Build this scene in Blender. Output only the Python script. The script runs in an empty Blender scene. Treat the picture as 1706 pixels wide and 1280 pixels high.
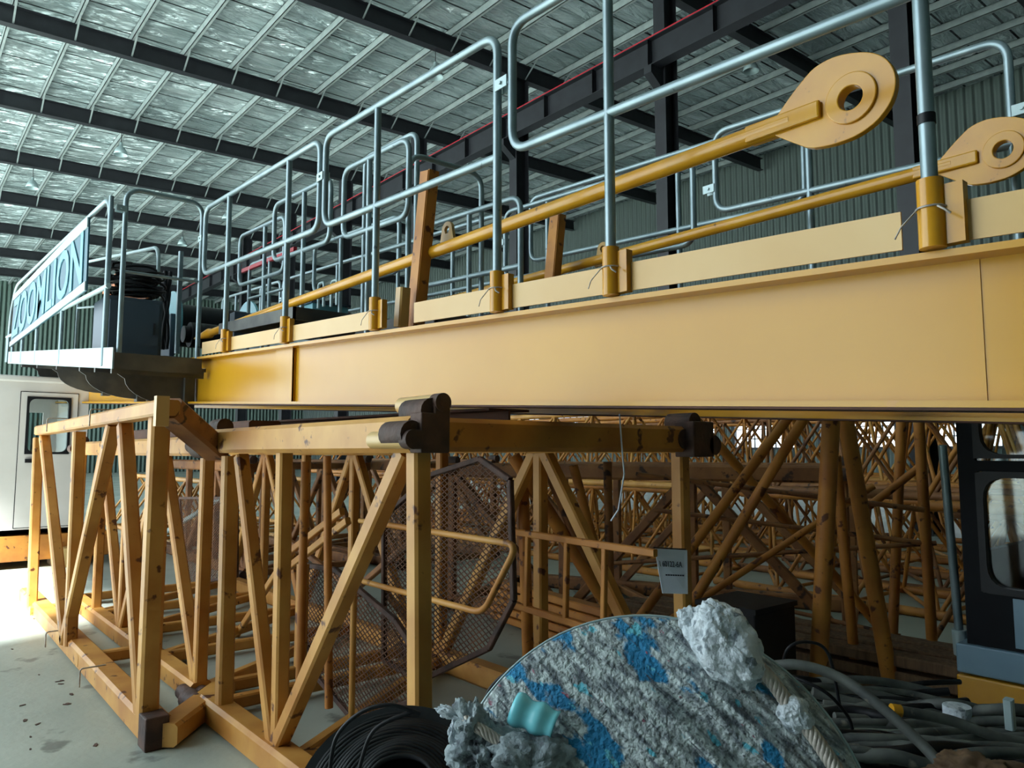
import bpy, math, random
from mathutils import Vector as V, Matrix, noise
random.seed(7)
S = bpy.context.scene
col = S.collection
PI = math.pi

# ------------------------------------------------------------------ camera, sky, exposure
F = 1250.0
YAW = math.radians(40); PIT = math.atan(115 / F)
CAM = V((0, 0, 1.55))
FW = V((math.sin(YAW) * math.cos(PIT), math.cos(YAW) * math.cos(PIT), math.sin(PIT)))
RT = V((math.cos(YAW), -math.sin(YAW), 0)); UP = RT.cross(FW)
cd = bpy.data.cameras.new('camera'); cam = bpy.data.objects.new('camera', cd); col.objects.link(cam)
cd.sensor_width = 36; cd.lens = F / 1706 * 36; cd.clip_start = .05; cd.clip_end = 400
cam.matrix_world = Matrix.Translation(CAM) @ Matrix((RT, UP, -FW)).transposed().to_4x4()
S.camera = cam
w = bpy.data.worlds.new('sky'); S.world = w; w.use_nodes = True
bg = w.node_tree.nodes['Background']
bg.inputs[0].default_value = (.80, .93, 1.0, 1); bg.inputs[1].default_value = 3.0
sl = bpy.data.lights.new('sun', 'SUN'); sl.energy = 24.0; sl.angle = math.radians(3); sl.color = (.92, .98, 1)
so = bpy.data.objects.new('sun', sl); col.objects.link(so)
so.rotation_euler = V((-0.735, -.28, .95)).to_track_quat('Z', 'Y').to_euler()
S.view_settings.view_transform = 'Standard'; S.view_settings.look = 'None'
S.view_settings.gamma = 1; S.view_settings.use_curve_mapping = False
S.view_settings.exposure = 0.5

# measured-point helpers: a photo point carried onto a real plane of the hall
def ray(px, py): return FW + RT * ((px - 853) / F) + UP * ((640 - py) / F)
def onX(px, py, X): d = ray(px, py); return CAM + d * ((X - CAM.x) / d.x)
def onY(px, py, Y): d = ray(px, py); return CAM + d * ((Y - CAM.y) / d.y)
def onZ(px, py, Z): d = ray(px, py); return CAM + d * ((Z - CAM.z) / d.z)
def PD(px, py, D): return CAM + ray(px, py) * D

# ------------------------------------------------------------------ materials
def lin(r, g, b):
    return tuple(((c / 255) / 12.92 if c / 255 <= .04045 else ((c / 255 + .055) / 1.055) ** 2.4) for c in (r, g, b)) + (1,)
def mat(name, c1, c2=None, rough=.5, metal=0., scale=6., bump=0., bscale=30., spots=None, spot_scale=9., spot_t=.68, stretch=(1, 1, 1), detail=4, spec=.5):
    m = bpy.data.materials.new(name); m.use_nodes = True
    nt = m.node_tree; N = nt.nodes; L = nt.links; p = N['Principled BSDF']
    p.inputs['Roughness'].default_value = rough; p.inputs['Metallic'].default_value = metal
    p.inputs['Specular IOR Level'].default_value = spec
    tc = N.new('ShaderNodeTexCoord'); mp = N.new('ShaderNodeMapping'); mp.inputs['Scale'].default_value = stretch
    L.new(tc.outputs['Object'], mp.inputs[0])
    last = None
    if c2:
        n = N.new('ShaderNodeTexNoise'); n.inputs['Scale'].default_value = scale; n.inputs['Detail'].default_value = detail
        L.new(mp.outputs[0], n.inputs['Vector'])
        r = N.new('ShaderNodeValToRGB'); r.color_ramp.elements[0].position = .35; r.color_ramp.elements[1].position = .65
        r.color_ramp.elements[0].color = c1; r.color_ramp.elements[1].color = c2
        L.new(n.outputs['Fac'], r.inputs[0]); last = r.outputs[0]
        if spots:
            n2 = N.new('ShaderNodeTexNoise'); n2.inputs['Scale'].default_value = spot_scale; n2.inputs['Detail'].default_value = 5
            L.new(mp.outputs[0], n2.inputs['Vector'])
            r2 = N.new('ShaderNodeValToRGB'); r2.color_ramp.elements[0].position = spot_t; r2.color_ramp.elements[1].position = spot_t + .05
            L.new(n2.outputs['Fac'], r2.inputs[0])
            mx = N.new('ShaderNodeMixRGB'); L.new(r2.outputs[0], mx.inputs[0]); L.new(last, mx.inputs[1]); mx.inputs[2].default_value = spots
            last = mx.outputs[0]
        L.new(last, p.inputs['Base Color'])
    else:
        p.inputs['Base Color'].default_value = c1
    if bump:
        n3 = N.new('ShaderNodeTexNoise'); n3.inputs['Scale'].default_value = bscale; n3.inputs['Detail'].default_value = 5
        L.new(mp.outputs[0], n3.inputs['Vector'])
        b = N.new('ShaderNodeBump'); b.inputs['Strength'].default_value = bump; b.inputs['Distance'].default_value = .02
        L.new(n3.outputs['Fac'], b.inputs['Height']); L.new(b.outputs[0], p.inputs['Normal'])
    return m
RUST = lin(96, 52, 26)
M = {}
M['beam'] = mat('beam_yellow', lin(198, 142, 22), lin(205, 151, 32), .26, scale=1.2, spots=lin(200, 140, 60), spot_t=.72, spot_scale=4, bump=.05, bscale=3)
M['toe'] = mat('toe_board_yellow', lin(206, 164, 96), lin(214, 178, 118), .38, scale=1.5, spots=lin(120, 80, 40), spot_t=.74, spot_scale=14)
M['tie'] = mat('tie_yellow', lin(210, 152, 38), lin(196, 136, 34), .2, scale=4, spots=lin(110, 70, 20), spot_t=.7, spot_scale=10)
M['tube'] = mat('tube_yellow', lin(210, 156, 78), lin(176, 116, 46), .5, scale=2.5, spots=RUST, spot_t=.635, spot_scale=11)
M['tube2'] = mat('tube_orange', lin(200, 134, 54), lin(168, 104, 42), .55, scale=4, spots=RUST, spot_t=.62, spot_scale=12)
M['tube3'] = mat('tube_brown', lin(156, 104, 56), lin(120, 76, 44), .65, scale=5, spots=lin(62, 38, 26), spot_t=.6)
M['rustdark'] = mat('rusty_dark_steel', lin(88, 60, 48), lin(54, 38, 34), .7, scale=8, bump=.3)
M['rustshade'] = mat('rust_and_shade_brown', lin(92, 54, 34), lin(70, 42, 28), .75, scale=5)  # rust brown of the stored steel, also the painted shade under the jib
M['mesh'] = mat('mesh_rust', lin(104, 62, 32), lin(66, 40, 24), .7, scale=6)
M['galv'] = mat('galvanised', lin(150, 168, 173), lin(128, 146, 152), .36, .5, scale=5, spots=lin(78, 84, 92), spot_t=.7, spot_scale=18)
M['grate'] = mat('grating_grey', lin(96, 96, 92), lin(74, 74, 74), .6, .3, scale=5)
M['galvlight'] = mat('galvanised_plate', lin(176, 196, 198), lin(160, 180, 184), .45, .3, scale=3)
M['black'] = mat('black_steel', lin(34, 36, 42), lin(26, 27, 33), .55, scale=3)
M['purlin'] = mat('zinc_purlin', lin(150, 158, 158), lin(132, 142, 142), .5, .1, scale=4)
M['red'] = mat('red_rail', lin(190, 24, 44), lin(170, 20, 40), .5)
M['rubber'] = mat('black_rubber', lin(24, 25, 30), lin(16, 17, 22), .45, scale=10, spec=.3)
M['hose'] = mat('grey_hose', lin(104, 108, 102), lin(66, 70, 70), .6, scale=9, spots=lin(136, 132, 120), spot_t=.66)
M['white'] = mat('cab_white', lin(206, 200, 196), lin(196, 190, 186), .4, scale=2, spots=lin(120, 110, 104), spot_t=.76, spot_scale=7)
M['darkcab'] = mat('cab_black', lin(13, 17, 23), lin(9, 12, 18), .55, spec=.15)
M['cabblue'] = mat('cab_blue_grey', lin(128, 158, 176), lin(112, 142, 162), .4, scale=2)
M['teal'] = mat('winch_teal', lin(112, 176, 188), lin(98, 158, 172), .4, scale=2)
M['greybox'] = mat('cabinet_grey', lin(62, 76, 90), lin(56, 70, 84), .5, scale=2)
M['banner'] = mat('banner_blue', lin(30, 78, 96), lin(40, 92, 108), .5, scale=2)
M['letter'] = mat('letter_light_blue', lin(84, 138, 156), lin(98, 150, 166), .5, scale=3)
M['paper'] = mat('paper_white', lin(232, 240, 252), lin(224, 234, 250), .8)
M['ink'] = mat('ink', lin(46, 50, 74), None, .8)
M['rope'] = mat('wire_rope', lin(190, 182, 172), lin(150, 142, 134), .5, .2, scale=30)
M['lump'] = mat('caked_cement', lin(206, 214, 220), lin(178, 190, 198), .85, scale=18, spots=lin(120, 130, 138), spot_t=.6, spot_scale=26, bump=.7, bscale=60)
M['rag'] = mat('caked_rag', lin(160, 172, 176), lin(116, 128, 134), .85, scale=10, spots=lin(80, 86, 94), spot_t=.57, spot_scale=14, bump=.7, bscale=50)
M['cyan'] = mat('cyan_plastic', lin(110, 205, 220), lin(130, 215, 226), .25, scale=4)
M['seat'] = mat('seat_dark', lin(36, 46, 62), lin(28, 36, 50), .8)
M['wood'] = mat('timber', lin(120, 92, 66), lin(88, 66, 48), .8, scale=5, stretch=(8, 8, 1))
M['orange'] = mat('machine_orange', lin(196, 116, 60), lin(150, 84, 44), .6, scale=6, spots=RUST, spot_t=.6)

def foil():
    m = bpy.data.materials.new('foil_insulation'); m.use_nodes = True
    N = m.node_tree.nodes; L = m.node_tree.links; p = N['Principled BSDF']
    p.inputs['Metallic'].default_value = .6; p.inputs['Roughness'].default_value = .24
    tc = N.new('ShaderNodeTexCoord')
    mp = N.new('ShaderNodeMapping'); mp.inputs['Scale'].default_value = (.3, 1.25, 1); L.new(tc.outputs['Object'], mp.inputs[0])
    n = N.new('ShaderNodeTexNoise'); n.inputs['Scale'].default_value = 2.2; n.inputs['Detail'].default_value = 7; n.inputs['Distortion'].default_value = .6
    L.new(mp.outputs[0], n.inputs['Vector'])
    b = N.new('ShaderNodeBump'); b.inputs['Strength'].default_value = 1.0; b.inputs['Distance'].default_value = 1.1
    n2 = N.new('ShaderNodeTexNoise'); n2.inputs['Scale'].default_value = .5; n2.inputs['Detail'].default_value = 5; L.new(tc.outputs['Object'], n2.inputs['Vector'])
    r = N.new('ShaderNodeValToRGB'); r.color_ramp.elements[0].position = .35; r.color_ramp.elements[1].position = .7
    r.color_ramp.elements[0].color = lin(188, 204, 206); r.color_ramp.elements[1].color = lin(240, 252, 254)
    L.new(n2.outputs['Fac'], r.inputs[0])
    # sheet laps every 1.2 m across the roof
    w1 = N.new('ShaderNodeSeparateXYZ'); L.new(tc.outputs['Object'], w1.inputs[0])
    d = N.new('ShaderNodeMath'); d.operation = 'MULTIPLY'; d.inputs[1].default_value = 1 / 1.2; L.new(w1.outputs['Y'], d.inputs[0])
    fr = N.new('ShaderNodeMath'); fr.operation = 'FRACT'; L.new(d.outputs[0], fr.inputs[0])
    lt = N.new('ShaderNodeMath'); lt.operation = 'LESS_THAN'; lt.inputs[1].default_value = .055; L.new(fr.outputs[0], lt.inputs[0])
    mx = N.new('ShaderNodeMixRGB'); L.new(lt.outputs[0], mx.inputs[0]); L.new(r.outputs[0], mx.inputs[1]); mx.inputs[2].default_value = lin(52, 56, 60)
    L.new(mx.outputs[0], p.inputs['Base Color'])
    L.new(n.outputs['Fac'], b.inputs['Height']); L.new(b.outputs[0], p.inputs['Normal'])
    return m
M['foil'] = foil()
def corrugated(name, c, axis='Y', freq=3.3):
    m = bpy.data.materials.new(name); m.use_nodes = True
    N = m.node_tree.nodes; L = m.node_tree.links; p = N['Principled BSDF']
    p.inputs['Base Color'].default_value = c; p.inputs['Roughness'].default_value = .55; p.inputs['Metallic'].default_value = .2
    tc = N.new('ShaderNodeTexCoord'); s = N.new('ShaderNodeSeparateXYZ'); L.new(tc.outputs['Object'], s.inputs[0])
    a = N.new('ShaderNodeMath'); a.operation = 'MULTIPLY'; a.inputs[1].default_value = freq * 2 * PI; L.new(s.outputs[axis], a.inputs[0])
    sn = N.new('ShaderNodeMath'); sn.operation = 'SINE'; L.new(a.outputs[0], sn.inputs[0])
    b = N.new('ShaderNodeBump'); b.inputs['Strength'].default_value = 1; b.inputs['Distance'].default_value = .05
    L.new(sn.outputs[0], b.inputs['Height']); L.new(b.outputs[0], p.inputs['Normal'])
    return m
M['wall'] = corrugated('corrugated_wall', lin(104, 116, 112), 'Y')
M['wallx'] = corrugated('corrugated_wall_end', lin(84, 104, 96), 'X')
def concrete():
    m = mat('concrete_floor', lin(150, 160, 152), lin(182, 190, 180), .5, scale=.6, spots=lin(120, 126, 120), spot_t=.62, spot_scale=3, bump=.15, bscale=18, detail=8)
    return m
M['floor'] = concrete()
def caked():
    m = bpy.data.materials.new('caked_paint_drum'); m.use_nodes = True
    N = m.node_tree.nodes; L = m.node_tree.links; p = N['Principled BSDF']; p.inputs['Roughness'].default_value = .75
    tc = N.new('ShaderNodeTexCoord')
    def ns(scale, det, st=(1, 1, 1), rot=0):
        mp = N.new('ShaderNodeMapping'); mp.inputs['Scale'].default_value = st; m0 = N.new('ShaderNodeMapping'); m0.inputs['Rotation'].default_value = (0, 0, rot)
        L.new(tc.outputs['UV'], m0.inputs[0]); L.new(m0.outputs[0], mp.inputs[0])
        n = N.new('ShaderNodeTexNoise'); n.inputs['Scale'].default_value = scale; n.inputs['Detail'].default_value = det
        L.new(mp.outputs[0], n.inputs['Vector']); return n.outputs['Fac']
    def ramp(src, a, b, ca=(0, 0, 0, 1), cb=(1, 1, 1, 1)):
        r = N.new('ShaderNodeValToRGB'); r.color_ramp.elements[0].position = a; r.color_ramp.elements[1].position = b
        r.color_ramp.elements[0].color = ca; r.color_ramp.elements[1].color = cb; L.new(src, r.inputs[0]); return r.outputs[0]
    def mix(f, a, b):
        x = N.new('ShaderNodeMixRGB'); L.new(f, x.inputs[0])
        if hasattr(a, 'links') or not isinstance(a, tuple): L.new(a, x.inputs[1])
        else: x.inputs[1].default_value = a
        x.inputs[2].default_value = b; return x.outputs[0]
    base = ramp(ns(16, 10, (1, 3.5, 1), .72), .36, .62, lin(92, 102, 110), lin(208, 220, 220))
    c = mix(ramp(ns(90, 6), .58, .72), base, lin(74, 82, 90))
    c = mix(ramp(ns(5.5, 10, (.8, 1.6, 1), .72), .55, .575), c, lin(24, 128, 176))
    c = mix(ramp(ns(13, 9, (1, 2, 1), .72), .62, .65), c, lin(96, 186, 206))
    c = mix(ramp(ns(24, 8, (1, 2, 1), .72), .68, .71), c, lin(150, 90, 108))
    c = mix(ramp(ns(12, 9, (.5, 6, 1), .72), .62, .70), c, lin(84, 90, 98))
    L.new(c, p.inputs['Base Color'])
    b = N.new('ShaderNodeBump'); b.inputs['Strength'].default_value = 1; b.inputs['Distance'].default_value = .03
    L.new(ns(70, 8), b.inputs['Height']); L.new(b.outputs[0], p.inputs['Normal'])
    return m
M['drum'] = caked()
def glass(name, tint):
    m = bpy.data.materials.new(name); m.use_nodes = True
    N = m.node_tree.nodes; L = m.node_tree.links; out = N['Material Output']; N.remove(N['Principled BSDF'])
    t = N.new('ShaderNodeBsdfTransparent'); t.inputs[0].default_value = tint
    g = N.new('ShaderNodeBsdfGlossy'); g.inputs['Roughness'].default_value = .04
    f = N.new('ShaderNodeFresnel'); f.inputs[0].default_value = 1.6
    x = N.new('ShaderNodeMixShader'); L.new(f.outputs[0], x.inputs[0]); L.new(t.outputs[0], x.inputs[1]); L.new(g.outputs[0], x.inputs[2])
    L.new(x.outputs[0], out.inputs[0]); return m
M['glass'] = glass('cab_glass', (.72, .8, .8, 1))

# ------------------------------------------------------------------ mesh building
class MB:
    def __init__(s): s.v = []; s.f = []; s.sm = []; s.uv = None
    def add(s, vs, fs, smooth=False):
        o = len(s.v); s.v += [V(x) for x in vs]
        for f in fs: s.f.append([i + o for i in f]); s.sm.append(smooth)
        return s
    def box(s, a, b):
        x0, y0, z0 = [min(a[i], b[i]) for i in range(3)]; x1, y1, z1 = [max(a[i], b[i]) for i in range(3)]
        return s.add([(x0, y0, z0), (x1, y0, z0), (x1, y1, z0), (x0, y1, z0), (x0, y0, z1), (x1, y0, z1), (x1, y1, z1), (x0, y1, z1)],
                     [(0, 3, 2, 1), (4, 5, 6, 7), (0, 1, 5, 4), (1, 2, 6, 5), (2, 3, 7, 6), (3, 0, 4, 7)])
    def beam(s, p, q, w, h, ref=(0, 0, 1), ch=.14):
        """rectangular hollow bar with rounded arrises; w across, h along ref"""
        p = V(p); q = V(q); d = (q - p).normalized(); r = V(ref)
        if abs(d.dot(r)) > .97: r = V((0, 1, 0)) if abs(d.y) < .9 else V((1, 0, 0))
        a = d.cross(r).normalized(); b = a.cross(d).normalized(); c = ch * min(w, h)
        W = w / 2; H = h / 2
        pts = [(-W + c, -H), (W - c, -H), (W, -H + c), (W, H - c), (W - c, H), (-W + c, H), (-W, H - c), (-W, -H + c)]
        vs = [e + a * x + b * y for e in (p, q) for x, y in pts]
        fs = [(i, (i + 1) % 8, (i + 1) % 8 + 8, i + 8) for i in range(8)] + [tuple(range(7, -1, -1)), tuple(range(8, 16))]
        return s.add(vs, fs)
    def tube(s, pts, r, n=12, caps=True, closed=False):
        pts = [V(p) for p in pts]; m = len(pts)
        rs = r if isinstance(r, (list, tuple)) else [r] * m
        t0 = (pts[1] - pts[0]).normalized()
        a = t0.orthogonal().normalized(); rings = []
        for i, p in enumerate(pts):
            if closed: t = (pts[(i + 1) % m] - pts[i - 1]).normalized()
            else: t = (pts[min(i + 1, m - 1)] - pts[max(i - 1, 0)]).normalized()
            a = (a - t * a.dot(t)).normalized(); b = t.cross(a)
            rings.append([p + (a * math.cos(2 * PI * k / n) + b * math.sin(2 * PI * k / n)) * rs[i] for k in range(n)])
        vs = [x for g in rings for x in g]; fs = []
        for i in range(m if closed else m - 1):
            j = (i + 1) % m
            for k in range(n): fs.append((i * n + k, i * n + (k + 1) % n, j * n + (k + 1) % n, j * n + k))
        s.add(vs, fs, True)
        if caps and not closed:
            s.add(rings[0], [tuple(range(n - 1, -1, -1))]); s.add(rings[-1], [tuple(range(n))])
        return s
    def prism(s, poly, ext):
        """polygon (3D points) pushed along ext"""
        poly = [V(p) for p in poly]; n = len(poly); e = V(ext)
        vs = poly + [p + e for p in poly]
        fs = [tuple(range(n - 1, -1, -1)), tuple(range(n, 2 * n))] + [(i, (i + 1) % n, (i + 1) % n + n, i + n) for i in range(n)]
        return s.add(vs, fs)
    def ringplate(s, outer, inner, ext):
        """plate with a hole; outer and inner loops have the same count"""
        n = len(outer); e = V(ext); O = [V(p) for p in outer]; I = [V(p) for p in inner]
        vs = O + I + [p + e for p in O] + [p + e for p in I]; fs = []
        for i in range(n):
            j = (i + 1) % n
            fs += [(i, n + i, n + j, j), (2 * n + i, 2 * n + j, 3 * n + j, 3 * n + i), (i, j, 2 * n + j, 2 * n + i), (n + i, 3 * n + i, 3 * n + j, n + j)]
        return s.add(vs, fs)
    def cyl(s, p, q, r, n=20): return s.tube([p, q], r, n)
    def build(s, name, m, parent=None, bevel=0):
        me = bpy.data.meshes.new(name); o = bpy.data.objects.new(name, me); col.objects.link(o)
        off = V((0, 0, 0))
        if parent:
            r = parent
            while r.parent: r = r.parent
            off = V(r.location); o.parent = parent
        me.from_pydata([v - off for v in s.v], [], s.f)
        me.polygons.foreach_set('use_smooth', s.sm); me.update()
        me.materials.append(M[m] if isinstance(m, str) else m)
        if bevel:
            b = o.modifiers.new('bevel', 'BEVEL'); b.width = bevel; b.segments = 2; b.limit_method = 'ANGLE'
        return o
def rp(pts, r, k=6):
    """round the corners of a polyline"""
    pts = [V(p) for p in pts]; out = [pts[0]]
    for i in range(1, len(pts) - 1):
        a, b, c = pts[i - 1], pts[i], pts[i + 1]
        d1 = (a - b); d2 = (c - b); rr = min(r, d1.length * .48, d2.length * .48)
        p = b + d1.normalized() * rr; q = b + d2.normalized() * rr
        for j in range(k + 1):
            t = j / k; out.append(p.lerp(b, t).lerp(b.lerp(q, t), t))
    out.append(pts[-1]); return out
def rpc(pts, r, k=5):
    """same, closed"""
    pts = [V(p) for p in pts]; n = len(pts); out = []
    for i in range(n):
        a, b, c = pts[i - 1], pts[i], pts[(i + 1) % n]
        d1 = (a - b); d2 = (c - b); rr = min(r, d1.length * .48, d2.length * .48)
        p = b + d1.normalized() * rr; q = b + d2.normalized() * rr
        for j in range(k + 1):
            t = j / k; out.append(p.lerp(b, t).lerp(b.lerp(q, t), t))
    return out
def tag(o, label, cat, group=None):
    o['label'] = label; o['category'] = cat
    if group: o['group'] = group
    return o
def thing(name, loc, label, cat, group=None):
    o = bpy.data.objects.new(name, None); col.objects.link(o); o.location = loc; o.empty_display_size = .1
    return tag(o, label, cat, group)
def struct(o): o['kind'] = 'structure'; return o
def copy_tree(o, parent=None):
    c = o.copy(); col.objects.link(c); c.parent = parent
    for ch in [x for x in col.objects if x.parent == o]: copy_tree(ch, c)
    return c
def text_flat(txt, fn, name, m, parent, depth=.004, nrm=(0, 0, 1)):
    """lettering whose unit square is laid on a surface by fn(u, v)"""
    cu = bpy.data.curves.new('t', 'FONT'); cu.body = txt; cu.resolution_u = 3; cu.offset = .02 if txt.isalpha() else 0
    t = bpy.data.objects.new('t', cu); col.objects.link(t)
    me = bpy.data.meshes.new_from_object(t); bpy.data.objects.remove(t)
    xs = [v.co.x for v in me.vertices]; ys = [v.co.y for v in me.vertices]
    x0, x1, y0, y1 = min(xs), max(xs), min(ys), max(ys)
    b = MB(); vs = [fn((v.co.x - x0) / (x1 - x0), (v.co.y - y0) / (y1 - y0)) for v in me.vertices]
    e = V(nrm) * depth
    fs = [tuple(p.vertices) for p in me.polygons]
    b.add(vs, fs); b.add([v + e for v in vs], fs)
    # side walls
    cnt = {}
    for f in fs:
        for i in range(len(f)):
            k = (f[i], f[(i + 1) % len(f)]); cnt[tuple(sorted(k))] = cnt.get(tuple(sorted(k)), 0) + 1
    nv = len(vs)
    b.v += []; o = 0
    for (i, j), c in cnt.items():
        if c == 1: b.f.append([i, j, j + nv, i + nv]); b.sm.append(False)
    return b.build(name, m, parent)

# ------------------------------------------------------------------ the hall
def rz(X): return 13.5 + .035 * X         # underside line of the roof frames
XL, XR, YB, YF = -9, 30, -9, 66
b = MB(); b.box((-160, -120, -.2), (XR, 160, 0)); struct(b.build('floor', 'floor'))
b = MB()
b.prism([(XL, YB, rz(XL) + .52), (XR, YB, rz(XR) + .52), (XR, YB, rz(XR) + .62), (XL, YB, rz(XL) + .62)], (0, YF - YB, 0)); struct(b.build('ceiling', 'foil'))
b = MB(); WZ0, WZ1 = 1.75, 3.9
wy = [(4.5, 7.6), (8.6, 11.7), (12.7, 15.8), (16.8, 19.9), (20.9, 24.0), (25, 28.1), (29.1, 32.2), (33.2, 36.3), (37.3, 40.4), (41.4, 44.5)]  # farther windows, mostly hidden, added to brighten the ceiling on this side
b.box((XR, YB, 0), (XR + .15, YF, WZ0)); b.box((XR, YB, WZ1), (XR + .15, YF, 15.2))
edges = [YB] + [y for p in wy for y in p] + [YF]
for i in range(0, len(edges), 2): b.box((XR, edges[i], WZ0), (XR + .15, edges[i + 1], WZ1))
struct(b.build('wall_right', 'wall'))
b = MB(); b.box((XL, YF, 0), (XR, YF + .15, 15)); struct(b.build('wall_far', 'wallx'))
b = MB(); b.box((XL, YB - .15, 0), (XR, YB, 15)); struct(b.build('wall_back', 'wallx'))
b = MB(); b.box((XL - .15, YB, 0), (XL, 4.0, 13.75)); struct(b.build('wall_left_unseen', 'wall'))  # out of view, added to block light so day enters from left front
for i, (a, c) in enumerate(wy):
    b = MB()
    for z in (WZ0, WZ1): b.box((XR - .02, a, z - .05), (XR + .17, c, z + .05))
    for y in (a, c): b.box((XR - .02, y - .05, WZ0), (XR + .17, y + .05, WZ1))
    for k in range(1, 6): y = a + (c - a) * k / 6; b.box((XR + .03, y - .02, WZ0), (XR + .1, y + .02, WZ1))
    for k in range(1, 5): z = WZ0 + (WZ1 - WZ0) * k / 5; b.box((XR + .03, a, z - .02), (XR + .1, c, z + .02))
    struct(b.build('window_%d' % (i + 1), 'black'))
# purlins
k = 0; X = XL + .6
while X < XR:
    z = rz(X); b = MB()
    b.box((X - .03, YB, z + .26), (X - .01, YF, z + .5)); b.box((X - .03, YB, z + .26), (X + .06, YF, z + .275)); b.box((X - .03, YB, z + .485), (X + .06, YF, z + .5))
    k += 1; struct(b.build('trim_%d' % k, 'purlin')); X += 1.5
# rafters
rn = {0: 'overhead', 6: 'just ahead overhead', 12: 'at the top right corner', 18: 'leading to the column behind the tall railing loop', 24: 'broad one highest at the left', 30: 'second one down at the left edge',
      36: 'third one down at the left edge', 42: 'fourth one down at the left edge', 48: 'fifth one down above the blue sign', 54: 'sixth one, low above the sign', 60: 'last one before the far wall'}
def hpiece(b, P, Q, hh, fl, t=.018, ref=(0, 0, 1)):
    """H-section from P to Q (web height along ref)"""
    P = V(P); Q = V(Q); r = V(ref)
    b.beam(P, Q, t, hh, ref, .01); b.beam(P + r * hh / 2, Q + r * hh / 2, fl, t, ref, .01); b.beam(P - r * hh / 2, Q - r * hh / 2, fl, t, ref, .01)
for y in range(6, 61, 6):
    t = thing('roof_rafter', (XL, y, rz(XL)), 'black steel roof rafter, ' + rn[y], 'roof beam')
    b = MB(); hpiece(b, (XL, y, rz(XL)), (XR - .2, y, rz(XR)), .52, .26); b.build('beam', 'black', t)
    if y in (18, 24, 30, 36, 42, 48):
        X = XL + .6 + 1.5 * 6
        while X < 18:
            z = rz(X); b = MB(); b.beam((X + .02, y - .75, z + .3), (X + .02, y - .02, z - .24), .05, .012); b.build('fly_brace', 'purlin', t); X += 1.5
# columns + crane girder
XC = 15.4
for y, nm in ((6, 'rising behind the raised eye plate at the far right'), (12, 'crossing the red topped girder beside the tallest rail post'), (18, 'rising above the clamp between the rail loops'), (24, 'standing behind the short yellow stanchion'),
              (30, 'third back along the girder'), (36, 'fourth back along the girder'), (42, 'last one seen through the railings')):
    t = thing('steel_column', (XC, y, 0), 'dark steel building column ' + nm, 'column')
    b = MB(); r = V((1, 0, 0)); P = V((XC, y, 0)); Q = V((XC, y, rz(XC) - .26))
    hpiece(b, P, Q, .5, .36, .02, (1, 0, 0)); b.build('shaft', 'black', t)
    b = MB(); b.prism([(XC - .25, y - .12, 11.0), (XC - .25, y - .12, 11.55), (XC - .75, y - .12, 11.55), (XC - .75, y - .12, 11.35)], (0, .24, 0)); b.build('bracket', 'black', t)
t = thing('crane_girder', (XC - .55, YB, 11.55), 'dark crane runway girder with a red rail running along its top', 'girder')
b = MB(); hpiece(b, (XC - .55, YB + .1, 11.93), (XC - .55, YF - .2, 11.93), .72, .34, .02); b.build('girder_beam', 'black', t)
b = MB(); b.box((XC - .6, YB + .1, 12.31), (XC - .5, YF - .2, 12.42)); b.build('rail', 'red', t)
for y in range(-6, 60, 2):
    if y > 3: b = MB(); b.box((XC - .71, y, 11.58), (XC - .69, y + .02, 12.28)); b.box((XC - .71, y, 11.58), (XC - .56, y + .015, 12.28)); b.build('stiffener', 'black', t)
# wall girts on the right wall
for i, z in enumerate((5.5, 8, 10.5)):
    b = MB(); b.box((XR - .12, YB, z), (XR, YF, z + .12)); k += 1; struct(b.build('trim_%d' % k, 'black'))
# high-bay lamps
proto = None
lamps = [(12.1, 18, 'bell lamp hanging nearest the top centre'), (6.2, 30, 'bell lamp below the second rafter at the left edge'), (14.3, 30, 'bell lamp right of the second rafter'), (4.2, 36, 'bell lamp low at the left edge'),
         (12.2, 36, 'bell lamp above the platform railing'), (11.9, 42, 'small bell lamp over the winch'), (19.5, 12, 'bell lamp beside the dark column at the top right'), (17.8, 24, 'bell lamp seen between the rail loops')]
for X, y, lb in lamps:
    if proto is None:
        t = thing('pendant_lamp', (X, y, rz(X) - .26), '', 'lamp'); z = rz(X) - .26
        b = MB(); b.tube([(X, y, z), (X, y, z - .45)], .012, 6); b.build('cord', 'black', t)
        b = MB(); n = 20; pr = [(.05, .42), (.06, .55), (.13, .6), (.2, .72), (.24, .88), (.235, .88), (.19, .72), (.12, .62)]
        vs = [(X + r * math.cos(2 * PI * j / n), y + r * math.sin(2 * PI * j / n), z - d) for r, d in pr for j in range(n)]
        b.add(vs, [(i * n + j, i * n + (j + 1) % n, (i + 1) * n + (j + 1) % n, (i + 1) * n + j) for i in range(len(pr) - 1) for j in range(n)], True); b.build('lamp_shade', 'galvlight', t)
        b = MB(); b.tube([(X, y, z - .6), (X, y, z - .75)], .07, 12); b.build('bulb', 'white', t)
        proto = t
    else: t = copy_tree(proto); t.location = (X, y, rz(X) - .26)
    t['label'] = 'white ' + lb; t['group'] = 'bell lamps under the roof'

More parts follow.
